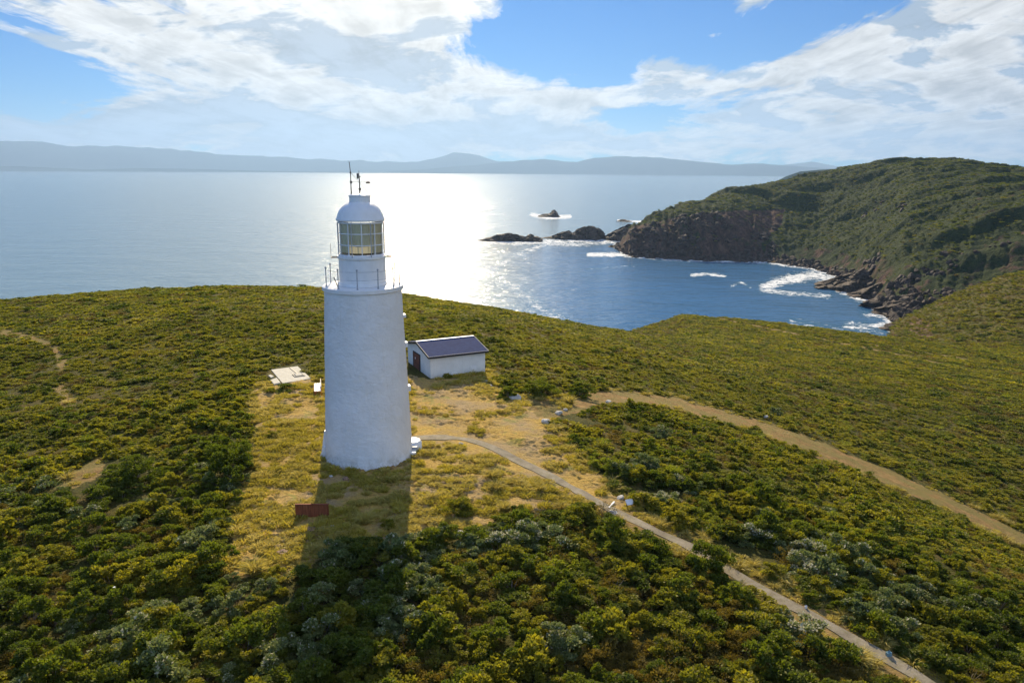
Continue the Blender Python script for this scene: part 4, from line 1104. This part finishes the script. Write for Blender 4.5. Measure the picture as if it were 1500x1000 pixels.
def scatter_stuff(name, meshes, P_, rot, scl, var, label):
    src = bpy.data.collections.new(name + '_source')
    for i, me in enumerate(meshes):
        src.objects.link(bpy.data.objects.new('%s_source_%03d' % (name, i), me))
    me = bpy.data.meshes.new(name); me.vertices.add(len(P_)); me.vertices.foreach_set('co', np.asarray(P_, np.float32).ravel())
    a = me.attributes.new('rot', 'FLOAT_VECTOR', 'POINT'); a.data.foreach_set('vector', np.asarray(rot, np.float32).ravel())
    a = me.attributes.new('scl', 'FLOAT_VECTOR', 'POINT'); a.data.foreach_set('vector', np.asarray(scl, np.float32).ravel())
    a = me.attributes.new('var', 'INT', 'POINT'); a.data.foreach_set('value', np.asarray(var, np.int32))
    o = link(name, me)
    ng = bpy.data.node_groups.new(name + '_nodes', 'GeometryNodeTree')
    ng.interface.new_socket('Geometry', in_out='INPUT', socket_type='NodeSocketGeometry')
    ng.interface.new_socket('Geometry', in_out='OUTPUT', socket_type='NodeSocketGeometry')
    gi = ng.nodes.new('NodeGroupInput'); go = ng.nodes.new('NodeGroupOutput')
    ip = ng.nodes.new('GeometryNodeInstanceOnPoints'); ci = ng.nodes.new('GeometryNodeCollectionInfo')
    ci.inputs['Collection'].default_value = src; ci.inputs['Separate Children'].default_value = True; ci.inputs['Reset Children'].default_value = True
    def na(n_, dt):
        x = ng.nodes.new('GeometryNodeInputNamedAttribute'); x.data_type = dt; x.inputs['Name'].default_value = n_; return x.outputs['Attribute']
    ng.links.new(gi.outputs[0], ip.inputs['Points']); ng.links.new(ci.outputs[0], ip.inputs['Instance'])
    ip.inputs['Pick Instance'].default_value = True
    ng.links.new(na('var', 'INT'), ip.inputs['Instance Index'])
    e2r = ng.nodes.new('FunctionNodeEulerToRotation'); ng.links.new(na('rot', 'FLOAT_VECTOR'), e2r.inputs[0]); ng.links.new(e2r.outputs[0], ip.inputs['Rotation'])
    ng.links.new(na('scl', 'FLOAT_VECTOR'), ip.inputs['Scale']); ng.links.new(ip.outputs[0], go.inputs[0])
    md = o.modifiers.new('scatter', 'NODES'); md.node_group = ng
    return tag(o, label, None, None, 'stuff')

def jgrid(r0, r1_, step, a0=-43, a1=43, seed=0):
    g = np.random.default_rng(seed)
    xs = np.arange(-r1_, r1_, step); ys = np.arange(0, r1_, step)
    X, Y = np.meshgrid(xs, ys); X = X + g.uniform(-.45, .45, X.shape) * step; Y = Y + g.uniform(-.45, .45, Y.shape) * step
    X = X.ravel(); Y = Y.ravel(); r_ = np.hypot(X, Y); a = np.degrees(np.arctan2(X, Y))
    k = (r_ >= r0) & (r_ < r1_) & (a > a0) & (a < a1)
    return X[k], Y[k]
def in_house(x, y, pad=.35):
    u = (x - A0.x) * ld.x + (y - A0.y) * ld.y; v = (x - A0.x) * gd.x + (y - A0.y) * gd.y
    return (u > -pad - .3) & (u < ln + pad) & (v > -pad) & (v < wd + pad) | ((u > -2.2) & (u < 0) & (v > .5) & (v < 3.2))
def obstacles(px, py, pad=0):
    bad = np.zeros(np.shape(px), bool)
    bad |= inpoly(px, py, [(390, 548), (400, 570), (462, 560), (440, 532), (394, 538)])
    return bad

BIG = [  # the single shrubs one can point at: pixel, kind, width, height factor, label
 (672, 752, 'olive', 1.7, .8, 'round green shrub alone on the grass right of the tower shadow'),
 (340, 688, 'dark', 3.0, 1.15, 'large dark round bush at the left edge of the grass clearing'),
 (196, 706, 'dark', 2.8, .9, 'large dark green bush beside the bare rock patch on the left'),
 (775, 790, 'white', 1.9, .9, 'bush crowned with white flowers at the top edge of the near scrub'),
 (845, 768, 'olive', 2.1, .85, 'olive bush with brown top at the corner of the near scrub below the path'),
 (419, 573, 'dark', 1.5, .7, 'dark round shrub in front of the concrete platform'),
 (396, 575, 'olive', 1.0, .8, 'small green shrub left of the dark one by the concrete platform'),
 (470, 560, 'brown', 1.1, .8, 'small brown shrub behind the bench beside the tower'),
 (398, 640, 'olive', .9, .8, 'small green shrub alone on the sunlit grass left of the tower'),
 (745, 583, 'dark', 1.8, .8, 'dark shrub left of the largest pale boulder'),
 (790, 580, 'dark', 3.0, .8, 'wide dark bush over the head of the dirt track'),
 (850, 580, 'dark', 2.2, .8, 'dark bush casting its shadow on the bend of the dirt track'),
 (570, 772, 'olive', 1.0, .8, 'green shrub on the grass inside the tower shadow'),
 (448, 905, 'dark', 1.6, .8, 'dark shrub in the tower shadow below the grass strip'),
 (600, 928, 'grey', 2.0, .8, 'grey green shrub in the tower shadow at the bottom'),
 (1035, 840, 'dark', 2.0, 1.15, 'round dark green bush on the left edge of the path'),
 (660, 935, 'yellow', 1.2, .8, 'yellow green shrub below the reddish rocks'),
 (130, 655, 'yellow', 1.6, .6, 'bright yellow green shrub above the bare rock patch on the left'),
 (176, 625, 'yellow', 1.3, .6, 'bright yellow shrub at the top of the left scrub near the trail'),
 (240, 962, 'olive', 1.8, .85, 'olive shrub beside the dark bare trail at lower left'),
 (165, 795, 'yellow', 1.4, .7, 'golden shrub amid darker scrub above the survey post'),
 (1135, 607, 'grey', 1.6, .8, 'bare twiggy grey shrub on the far edge of the dirt track'),
 (965, 640, 'grey', 1.8, .75, 'pale grey green shrub in the scrub above the concrete path'),
 (940, 690, 'grey', 2.2, .85, 'pale flowering bush in the scrub just above the sign board'),
 (880, 685, 'yellow', 1.7, .7, 'yellow green shrub on the clearing edge above the path'),
 (990, 765, 'olive', 1.9, .8, 'olive bush hanging over the path right of the sign board'),
 (820, 950, 'grey', 2.0, .85, 'white flecked bush at the bottom of the near scrub'),
 (1090, 960, 'brown', 1.9, .8, 'rusty brown bush at the bottom left of the path'),
 (1060, 905, 'brown', 1.7, .8, 'rusty orange brown bush above the path bottom'),
 (1240, 985, 'brown', 1.5, .7, 'golden brown shrub on the path edge at the bottom')]
def place_shrub(me, name, p, w, h_, rz, label, group=None):
    o = bpy.data.objects.new(name, me); COL.objects.link(o)
    o.location = p; o.scale = (w, w, h_); o.rotation_euler = (0, 0, rz)
    return tag(o, label, 'shrub', group)
bigp = []
for i, (px_, py_, kd, w, hf, lab) in enumerate(BIG):
    p = hit(px_, py_); p.z -= .06
    bigp.append((p.x, p.y, w))
    # wide bushes get a mesh of their own with more leaves
    if w > 1.5 or i in (0,):
        me = shrub_mesh('single_shrub', 3000 + i, int(4200 * w), .085 / w * 1.1, SPEC[kd][0], SPEC[kd][1], .8, int(14 + 9 * w), SPEC[kd][4], twigs=30)
    else: me = NEAR[kd][i % 3]
    place_shrub(me, 'shrub', p, w * .62 + w * .5, w * hf * .95, i * 1.7, lab)
bigp = np.array(bigp)

def choose_kind(x, y, px, py, g, n):
    """kind index by large patches"""
    a = fbm(x / 7, y / 7, 101, 3); b_ = fbm(x / 5, y / 5, 111, 3); u = g.uniform(size=n)
    kd = np.zeros(n, int)                         # olive
    kd[(u < .36)] = 1
    kd[(u > .90)] = 2
    kd[(b_ > .63) & (u > .5)] = 3
    gw = ((px > 560) & (py > 770)) | (px > 880)
    kd[(a > .57) & (u > .55) & gw] = 4
    kd[(a > .60) & (u > .82)] = 4
    kd[(a > .60) & (u > .93) & gw] = 5
    kd[(py > 560) & (px < 560) & (u < .55) & (b_ < .52)] = 1
    kd[(u > .74) & (u < .80)] = 6
    r_ = np.hypot(x, y)
    kd[(r_ > 70) & (u < .30) & (u > .08)] = 0
    m_ = r_ > 52; kd[m_] = np.where(u[m_] < .13, 1, np.where(u[m_] > .95, 2, np.where((u[m_] > .78) | ((b_[m_] > .6) & (u[m_] > .5)), 3, 0)))
    kd[(r_ > 60) & (kd >= 4) & (u < .93)] = 0
    return kd
allP = {k: [] for k in ('near', 'mid', 'far')}
def heath(r0, r1_, step, size, hfac, lod, seed, a0=-43, a1=43):
    g = np.random.default_rng(seed)
    x, y = jgrid(r0, r1_, step, a0, a1, seed)
    z = terrain(x, y)
    ok = z > SEA + 5
    x, y, z = x[ok], y[ok], z[ok]
    px, py, cl, tr, ba, li = areas(x, y, z)
    pd = linedist(px, py, PATHPX)
    r_ = np.hypot(x, y)
    ppx = .95 * F / r_ * .62
    bad = cl | tr | ba | (li & (g.uniform(size=len(x)) < .92)) | (pd < ppx * np.where(py > 760, .92, .75)) | obstacles(px, py) | in_house(x, y)
    # keep the crown of a shrub from hanging far into the clearing or track
    for dx, dy in ((.35, 0), (-.35, 0), (0, -.4)):
        _, _, c2_, t2_, b2_, l2_ = areas(x + dx, y + dy, z); bad |= c2_ | t2_
    bad |= np.hypot(x - TB.x, y - TB.y) < 4
    for bx, by, bw_ in bigp: bad |= np.hypot(x - bx, y - by) < bw_ * .42
    gap = fbm(x / 3.2, y / 3.2, 131, 3)
    bad |= (gap < .25) & (r_ < 60)
    k = ~bad
    x, y, z, px, py = x[k], y[k], z[k], px[k], py[k]; n = len(x)
    kd = choose_kind(x, y, px, py, g, n)
    s_ = size * (.50 + 1.25 * g.uniform(size=n) ** 1.7) * (.75 + .6 * fbm(x / 4, y / 4, 141, 2))
    hf = hfac * g.uniform(.6, 1.35, n)
    hs = np.array([1.0, 1.0, .8, .75, .95, .95, .9])[kd]
    allP[lod].append(np.stack([x, y, z - .05, s_, s_ * hf * hs, g.uniform(0, 6.28, n), kd, px, py], -1))
heath(15, 46, .66, 1.12, .74, 'near', 1)
heath(46, 66, .62, .95, .52, 'mid', 2)
heath(66, 100, .66, .98, .36, 'mid', 3)
heath(100, 150, .80, 1.2, .27, 'far', 4)
heath(150, 320, 1.3, 1.9, .22, 'far', 5, 4, 43)
heath(320, 470, 2.0, 2.8, .20, 'far', 6, 18, 43)
g = np.random.default_rng(9)
x, y = jgrid(RS, 1260, 4.4, 6, 40, 9)
z = terrain(x, y); px, py = project(np.stack([x, y, z], -1)); rk = rock_field(px, py, z, None)
k = (z > SEA + 9) & (rk < .35) | ((rk >= .35) & (z > SEA + 14) & (g.uniform(size=len(x)) < .18))
x, y, z, px, py = x[k], y[k], z[k], px[k], py[k]; n = len(x); u = g.uniform(size=n)
kd = np.where(u < .80, 1, np.where(u < .95, 0, 3)); s_ = 3.6 * g.uniform(.5, 1.5, n)
headP = np.stack([x, y, z - .4, s_, s_ * .33 * g.uniform(.6, 1.4, n), g.uniform(0, 6.28, n), kd, px, py], -1)
rockm = []
for s_i in range(5):
    gg = np.random.default_rng(60 + s_i); bm_ = []
    n_ = 7; V = []
    for i in range(n_ + 1):
        for j in range(2 * n_):
            a_, b_ = math.pi * i / n_, math.pi * j / n_
            V.append((math.sin(a_) * math.cos(b_), math.sin(a_) * math.sin(b_), math.cos(a_)))
    V = np.array(V); pl = gg.normal(size=(9, 3)); pl /= np.linalg.norm(pl, axis=1)[:, None]; dd = gg.uniform(.45, .8, 9)
    for p_, d__ in zip(pl, dd):                       # flat broken faces
        t_ = V @ p_; k = t_ > d__; V[k] -= np.outer(t_[k] - d__, p_)
    I = np.arange(len(V)).reshape(n_ + 1, 2 * n_); J = np.roll(I, -1, 1)
    rockm.append(mesh_np('broken_rock', V, np.stack([I[:-1], I[1:], J[1:], J[:-1]], -1).reshape(-1, 4), [M['sea_rock']]))
g = np.random.default_rng(19)
x, y = jgrid(RS - 60, 1150, 3.6, 6, 40, 29); z = terrain(x, y); px, py = project(np.stack([x, y, z], -1)); rk = rock_field(px, py, z, None)
rf_ = fbm(x / 40, y / 40, 191, 4)
k = (z > SEA - 3) & ((np.hypot(x, y) > 485) | (z < SEA + 7)) & (z < -10) & (((z < SEA + 7) & (g.uniform(size=len(x)) < .75)) | ((rk > .3) & (rf_ > .52) & (g.uniform(size=len(x)) < .55)) | ((rf_ > .66) & (g.uniform(size=len(x)) < .25) & (px > 1250)))
x, y, z, px, py = x[k], y[k], z[k], px[k], py[k]; n = len(x); s_ = g.uniform(.9, 3.4, n) * np.where(z < SEA + 6, 1.2, 1)
scatter_stuff('shore_boulders', rockm, np.stack([x, y, z], -1), g.uniform(-.6, .6, (n, 3)) + np.stack([np.zeros(n), np.zeros(n), g.uniform(0, 6.28, n)], -1), np.stack([s_ * 1.5, s_, s_ * g.uniform(.6, 1.5, n)], -1), g.integers(0, 5, n), 'broken brown rock along the foot of the headland cliffs')
near = np.concatenate(allP['near']); mid_ = np.concatenate(allP['mid']); far_ = np.concatenate(allP['far'])
# the nearest, largest ones in frame are objects of their own
infr = (near[:, 7] > -20) & (near[:, 7] < 1520) & (near[:, 8] < 1040) & (near[:, 8] > 400)
app = near[:, 3] / np.hypot(near[:, 0], near[:, 1]) * infr
order = np.argsort(-app)
NI = 265
KN = {'olive': 'olive green', 'dark': 'dark green', 'yellow': 'yellow green', 'brown': 'rusty brown', 'grey': 'grey green white flecked', 'white': 'white flowering', 'dry': 'dry twiggy'}
def region(px, py):
    if linedist(np.array([px]), np.array([py]), [(0, 0), (1, 1)])[0] < 0: return ''
    pathy = np.interp(px, [p[0] for p in PATHPX], [p[1] for p in PATHPX])
    if px < 430: return 'scrub left of the grass clearing'
    if py > pathy or px < 604: return 'scrub between tower shadow and concrete path' if px > 612 else 'scrub inside the tower shadow'
    return 'scrub between concrete path and dirt track'
for i in order[:NI]:
    x, y, z, s_, h_, rz, kd, px_, py_ = near[i]; k = KINDS[int(kd)]; rg = region(px_, py_)
    place_shrub(NEAR[k][int(i) % 3], 'shrub', (x, y, z), s_, h_, rz, 'near %s bush in the %s' % (KN[k], rg), 'near %s bushes in the %s' % (KN[k], rg))
rest = near[order[NI:]]
def emit(name, arr, lib, per, label):
    ms_ = [m_ for k in KINDS for m_ in lib[k]]
    var = arr[:, 6].astype(int) * per + (np.arange(len(arr)) % per)
    rot = np.zeros((len(arr), 3)); rot[:, 2] = arr[:, 5]
    scatter_stuff(name, ms_, arr[:, :3], rot, np.stack([arr[:, 3], arr[:, 3], arr[:, 4]], -1), var, label)
emit('near_heath', rest, NEAR, 3, 'dense mixed green scrub around the clearing')
emit('low_heath', mid_, MIDL, 2, 'low green and brown heath beyond the clearing')
emit('far_heath', far_, FARL, 2, 'low heath carpet rolling down to the cliff edge')

emit('headland_heath', headP, FARL, 2, 'dark scrub covering the headland across the bay')

# grass
g = np.random.default_rng(77)
x, y = jgrid(20, 75, .32, -30, 20, 7); z = terrain(x, y)
px, py, cl, tr, ba, li = areas(x, y, z)
dn = fbm(x / 2.6, y / 2.6, 151, 4); dn2 = fbm(x / .9, y / .9, 161, 2)
worn = inpoly(px, py, [(600, 556), (700, 560), (820, 590), (800, 640), (850, 690), (920, 745), (1000, 800), (890, 750), (760, 680), (690, 645), (610, 632)])
worn |= inpoly(px, py, [(378, 575), (420, 575), (470, 590), (470, 615), (400, 615), (376, 600)])
k = cl & (linedist(px, py, PATHPX) > 8) & ~obstacles(px, py) & ~in_house(x, y, .05) & (np.hypot(x - TB.x, y - TB.y) > Rb + .1)
k &= np.where(worn, (dn > .59) & (dn2 > .45), ((dn > .33) | (px < 480)) & (dn2 > .40))
x, y, z, px = x[k], y[k], z[k], px[k]; n = len(x)
var = np.where(g.uniform(size=n) < np.where(fbm(x / 3, y / 3, 171, 3) > .5, .7, .25), 2, 0) + g.integers(0, 2, n)
var[g.uniform(size=n) < .006] = 4
s_ = g.uniform(.6, 1.7, n)
scatter_stuff('grass', TUFT, np.stack([x, y, z - .01 + lumps(x, y)], -1), np.stack([np.zeros(n), np.zeros(n), g.uniform(0, 6.28, n)], -1), np.stack([s_, s_, s_ * g.uniform(.8, 1.5, n)], -1), var, 'dry yellow and green grass tussocks of the clearing')
# taller grass along the path and track edges
x, y = jgrid(20, 75, .35, -43, 43, 8); z = terrain(x, y); px, py, cl, tr, ba, li = areas(x, y, z)
pd = linedist(px, py, PATHPX) * np.hypot(x, y) / F
k = ~(cl | tr) & (pd > .32) & (pd < .95) & (py > 730) & (g.uniform(size=len(x)) < .6)
_, _, c2_, t2_, _, _ = areas(x + .5, y + .5, z); _, _, c3_, t3_, _, _ = areas(x - .5, y - .5, z)
k |= ~(cl | tr) & (c2_ | t2_ | c3_ | t3_) & (pd > .6) & (g.uniform(size=len(x)) < .35) & ~obstacles(px, py) & ~in_house(x, y)
k |= (ba | li) & (g.uniform(size=len(x)) < .08)
x, y, z = x[k], y[k], z[k]; n = len(x); s_ = g.uniform(.6, 1.3, n)
var = g.integers(0, 5, n)
scatter_stuff('edge_grass', TUFT, np.stack([x, y, z - .01], -1), np.stack([np.zeros(n), np.zeros(n), g.uniform(0, 6.28, n)], -1), np.stack([s_ * 1.2, s_ * 1.2, s_], -1), var, 'taller grass along the edges of path, track and clearing')
print('INSTANCES', len(rest), len(mid_), len(far_), n)

# ------------------------------------------------------------------ light, sky, air
SAZ, SEL = math.radians(-7.6), math.radians(28)
S = Vector((math.sin(SAZ) * math.cos(SEL), math.cos(SAZ) * math.cos(SEL), math.sin(SEL)))
sl_ = bpy.data.lights.new('sun', 'SUN'); sl_.energy = 5.0; sl_.angle = math.radians(.5); sl_.color = (1, .84, .58)
so = bpy.data.objects.new('sun', sl_); COL.objects.link(so); so.rotation_euler = S.to_track_quat('Z', 'Y').to_euler(); so.location = (0, 0, 200)

W = bpy.data.worlds.new('World'); SC.world = W; W.use_nodes = True; nt = W.node_tree; nt.nodes.clear()
sky = N(nt, 'ShaderNodeTexSky', sky_type='NISHITA'); sky.sun_disc = False; sky.sun_elevation = SEL; sky.sun_rotation = SAZ
sky.altitude = 100; sky.air_density = 1.0; sky.dust_density = .1; sky.ozone_density = 3.0
tc = N(nt, 'ShaderNodeTexCoord').outputs['Generated']
sx = N(nt, 'ShaderNodeSeparateXYZ'); L(nt, tc, sx.inputs[0]); dx, dy, dz = sx.outputs
# cloud deck coordinates
den = math_(nt, 'ADD', math_(nt, 'MAXIMUM', dz, 0.0), .055)
cx = math_(nt, 'DIVIDE', dx, den); cy = math_(nt, 'DIVIDE', dy, den)
cm = N(nt, 'ShaderNodeCombineXYZ'); L(nt, cx, cm.inputs[0]); L(nt, cy, cm.inputs[1])
mp = N(nt, 'ShaderNodeMapping'); mp.inputs['Rotation'].default_value = (0, 0, math.radians(-38)); mp.inputs['Scale'].default_value = (1.15, .27, 1); L(nt, cm.outputs[0], mp.inputs['Vector'])
nA = noise(nt, .95, mp.outputs[0], 10, .62, .7)
nB = noise(nt, 3.4, mp.outputs[0], 9, .66, .6)
# puffy low clouds near the horizon, in azimuth / elevation
yy = math_(nt, 'MAXIMUM', dy, .05)
U = math_(nt, 'DIVIDE', dx, yy); Vv = math_(nt, 'DIVIDE', dz, yy)
cm2 = N(nt, 'ShaderNodeCombineXYZ'); L(nt, U, cm2.inputs[0]); L(nt, math_(nt, 'MULTIPLY', Vv, 3.3), cm2.inputs[1])
nC0 = noise(nt, 7, cm2.outputs[0], 9, .60, .35)
nC = math_(nt, 'ADD', math_(nt, 'MULTIPLY', nC0, 1.7), -.35)
def blob(px, py, sx_, sy_, rot=0):
    d = ray(px, py); u0, v0 = d[0] / d[1], d[2] / d[1]
    a = math_(nt, 'SUBTRACT', U, u0); b_ = math_(nt, 'SUBTRACT', Vv, v0); c_, s_ = math.cos(math.radians(rot)), math.sin(math.radians(rot))
    p_ = math_(nt, 'ADD', math_(nt, 'MULTIPLY', a, c_ * F / sx_), math_(nt, 'MULTIPLY', b_, s_ * F / sx_))
    q_ = math_(nt, 'ADD', math_(nt, 'MULTIPLY', a, -s_ * F / sy_), math_(nt, 'MULTIPLY', b_, c_ * F / sy_))
    r2 = math_(nt, 'ADD', math_(nt, 'MULTIPLY', p_, p_), math_(nt, 'MULTIPLY', q_, q_))
    return math_(nt, 'EXPONENT', math_(nt, 'MULTIPLY', r2, -1.0))
def total(lst):
    acc = None
    for w, *bb in lst:
        t_ = math_(nt, 'MULTIPLY', blob(*bb), w); acc = t_ if acc is None else math_(nt, 'ADD', acc, t_)
    return acc
cover = total([(.42, 200, 50, 240, 45, -8), (.48, 450, 75, 240, 75, -8), (.45, 590, 10, 130, 55, 0), (.30, 680, 122, 150, 24, 4),
    (-.55, 40, 120, 130, 60, -10), (-.30, 55, 38, 80, 10, -14), (-.52, 830, 60, 150, 62, 0), (-.42, 1080, 35, 170, 55, 0), (-.25, 1060, 150, 130, 26, 10),
    (.38, 980, 108, 70, 20, -15), (.28, 1025, 46, 48, 11, -10), (.40, 1200, 75, 75, 28, 25), (.50, 1380, 70, 170, 60, 22), (.42, 1420, 150, 200, 60, 0), (.40, 830, 145, 190, 22, 5),
    (.30, 760, 208, 950, 22, 0), (.14, 850, 170, 600, 22, 0), (.20, 330, 165, 300, 14, -4), (.15, 300, 125, 160, 12, -10), (.36, 150, 172, 270, 30, 5), (.22, 480, 190, 260, 26, 0), (.30, 1110, 118, 90, 26, 20), (-.15, 330, 140, 120, 12, -12)])
bias = math_(nt, 'MULTIPLY', math_(nt, 'GREATER_THAN', dy, .05), 1.0)
cover = math_(nt, 'ADD', math_(nt, 'MULTIPLY', cover, bias), math_(nt, 'MULTIPLY', math_(nt, 'SUBTRACT', 1.0, bias), math_(nt, 'SUBTRACT', math_(nt, 'MULTIPLY', dx, .22), .03)))  # clouds added behind the camera, thicker to the right, to light the tower
low = ramp(nt, Vv, [(.0, 1.0), (.09, .75), (.19, 0.0)])
nn = math_(nt, 'ADD', math_(nt, 'MULTIPLY', nA, 1.5), math_(nt, 'SUBTRACT', math_(nt, 'MULTIPLY', nB, .9), .70))
nmix = N(nt, 'ShaderNodeMix', data_type='FLOAT'); L(nt, low, nmix.inputs[0]); L(nt, nn, nmix.inputs[2]); L(nt, nC, nmix.inputs[3])
dens0 = math_(nt, 'ADD', nmix.outputs[0], math_(nt, 'MULTIPLY', cover, .85))
dens = ramp(nt, dens0, [(.50, 0.0), (.56, .45), (.66, 1.0)])
# grey, thicker parts
grey = math_(nt, 'ADD', total([(.40, 180, 172, 230, 30, 0), (.30, 420, 60, 150, 26, -12), (.28, 560, 85, 90, 22, -8), (.30, 420, 195, 420, 26, 0), (.22, 640, 200, 120, 26, 0), (.20, 850, 195, 150, 18, 0), (.12, 1250, 205, 250, 16, 0)]), math_(nt, 'MULTIPLY', math_(nt, 'SUBTRACT', nC, .5), 2.0))
greyf = ramp(nt, math_(nt, 'MULTIPLY', grey, math_(nt, 'GREATER_THAN', dy, .05)), [(.02, 0.0), (.26, 1.0)])
sund = N(nt, 'ShaderNodeVectorMath', operation='DOT_PRODUCT'); L(nt, tc, sund.inputs[0]); sund.inputs[1].default_value = S
glow = math_(nt, 'POWER', math_(nt, 'MAXIMUM', sund.outputs['Value'], 0.0), 14.0)
CB = 1.0
ccol = mixc(nt, greyf, (6.3, 6.25, 6.1), (2.3, 2.9, 3.7))
fsh = ramp(nt, math_(nt, 'ADD', math_(nt, 'MULTIPLY', nB, .6), math_(nt, 'MULTIPLY', nC, .4)), [(.36, .66), (.56, 1.10)])
ccol = mixc(nt, 1.0, ccol, fsh, 'MULTIPLY')
lsh = mixc(nt, low, (1, 1, 1), ramp(nt, nC0, [(.38, .66), (.50, .92), (.60, 1.16)]))
ccol = mixc(nt, 1.0, ccol, lsh, 'MULTIPLY')
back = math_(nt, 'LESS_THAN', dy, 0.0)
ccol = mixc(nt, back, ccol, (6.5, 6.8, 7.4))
gcol = N(nt, 'ShaderNodeVectorMath', operation='SCALE'); gcol.inputs[0].default_value = (3.4, 2.9, 2.0); L(nt, glow, gcol.inputs['Scale'])
va = N(nt, 'ShaderNodeVectorMath', operation='ADD'); L(nt, ccol, va.inputs[0]); L(nt, gcol.outputs[0], va.inputs[1])
ftint = ramp(nt, math_(nt, 'ADD', math_(nt, 'MULTIPLY', dy, .5), .5), [(.40, (.60, 1.10, 1.60)), (.60, (.07, .31, .60))])  # unseen sky behind the camera boosted brighter and bluer to light the shaded tower
skc = mixc(nt, 1.0, sky.outputs[0], ftint, 'MULTIPLY')
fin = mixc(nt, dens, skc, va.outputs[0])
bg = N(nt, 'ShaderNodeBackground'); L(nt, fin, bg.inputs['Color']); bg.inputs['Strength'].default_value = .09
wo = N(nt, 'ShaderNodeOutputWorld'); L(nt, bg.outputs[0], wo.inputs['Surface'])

# haze box
m, nt = new_mat('haze_air')
pv = N(nt, 'ShaderNodeVolumePrincipled'); pv.inputs['Color'].default_value = (.42, .64, 1, 1); pv.inputs['Density'].default_value = 4.6e-5; pv.inputs['Anisotropy'].default_value = .35
o_ = N(nt, 'ShaderNodeOutputMaterial'); L(nt, pv.outputs[0], o_.inputs['Volume'])
M['haze'] = m
o = MB().box((0, 0, (1400 + SEA - 40) / 2), (60000, 60000, 1400 - SEA + 40)).build('haze', 'haze')
tag(o, 'thin sea haze over the bay and the far hills', None, None, 'stuff')
USE_HAZE = True
if not USE_HAZE: bpy.data.objects.remove(o)

# ------------------------------------------------------------------ camera and render
cam = bpy.data.cameras.new('camera'); cam.sensor_width = 36; cam.lens = F / 1500 * 36; cam.clip_start = .3; cam.clip_end = 200000
co = bpy.data.objects.new('camera', cam); COL.objects.link(co); SC.camera = co
mw = Matrix([[float(RC[i][j]) for j in range(3)] for i in range(3)]).to_4x4(); mw.translation = (0, 0, HC); co.matrix_world = mw
SC.view_settings.view_transform = 'Standard'; SC.view_settings.look = 'None'; SC.view_settings.exposure = 0.65; SC.view_settings.gamma = 1
SC.render.engine = 'CYCLES'
cy_ = SC.cycles; cy_.use_denoising = True; cy_.max_bounces = 6; cy_.diffuse_bounces = 3; cy_.glossy_bounces = 2; cy_.transmission_bounces = 3; cy_.transparent_max_bounces = 6
cy_.volume_bounces = 0; cy_.sample_clamp_indirect = 6; cy_.use_adaptive_sampling = True; cy_.adaptive_threshold = .015
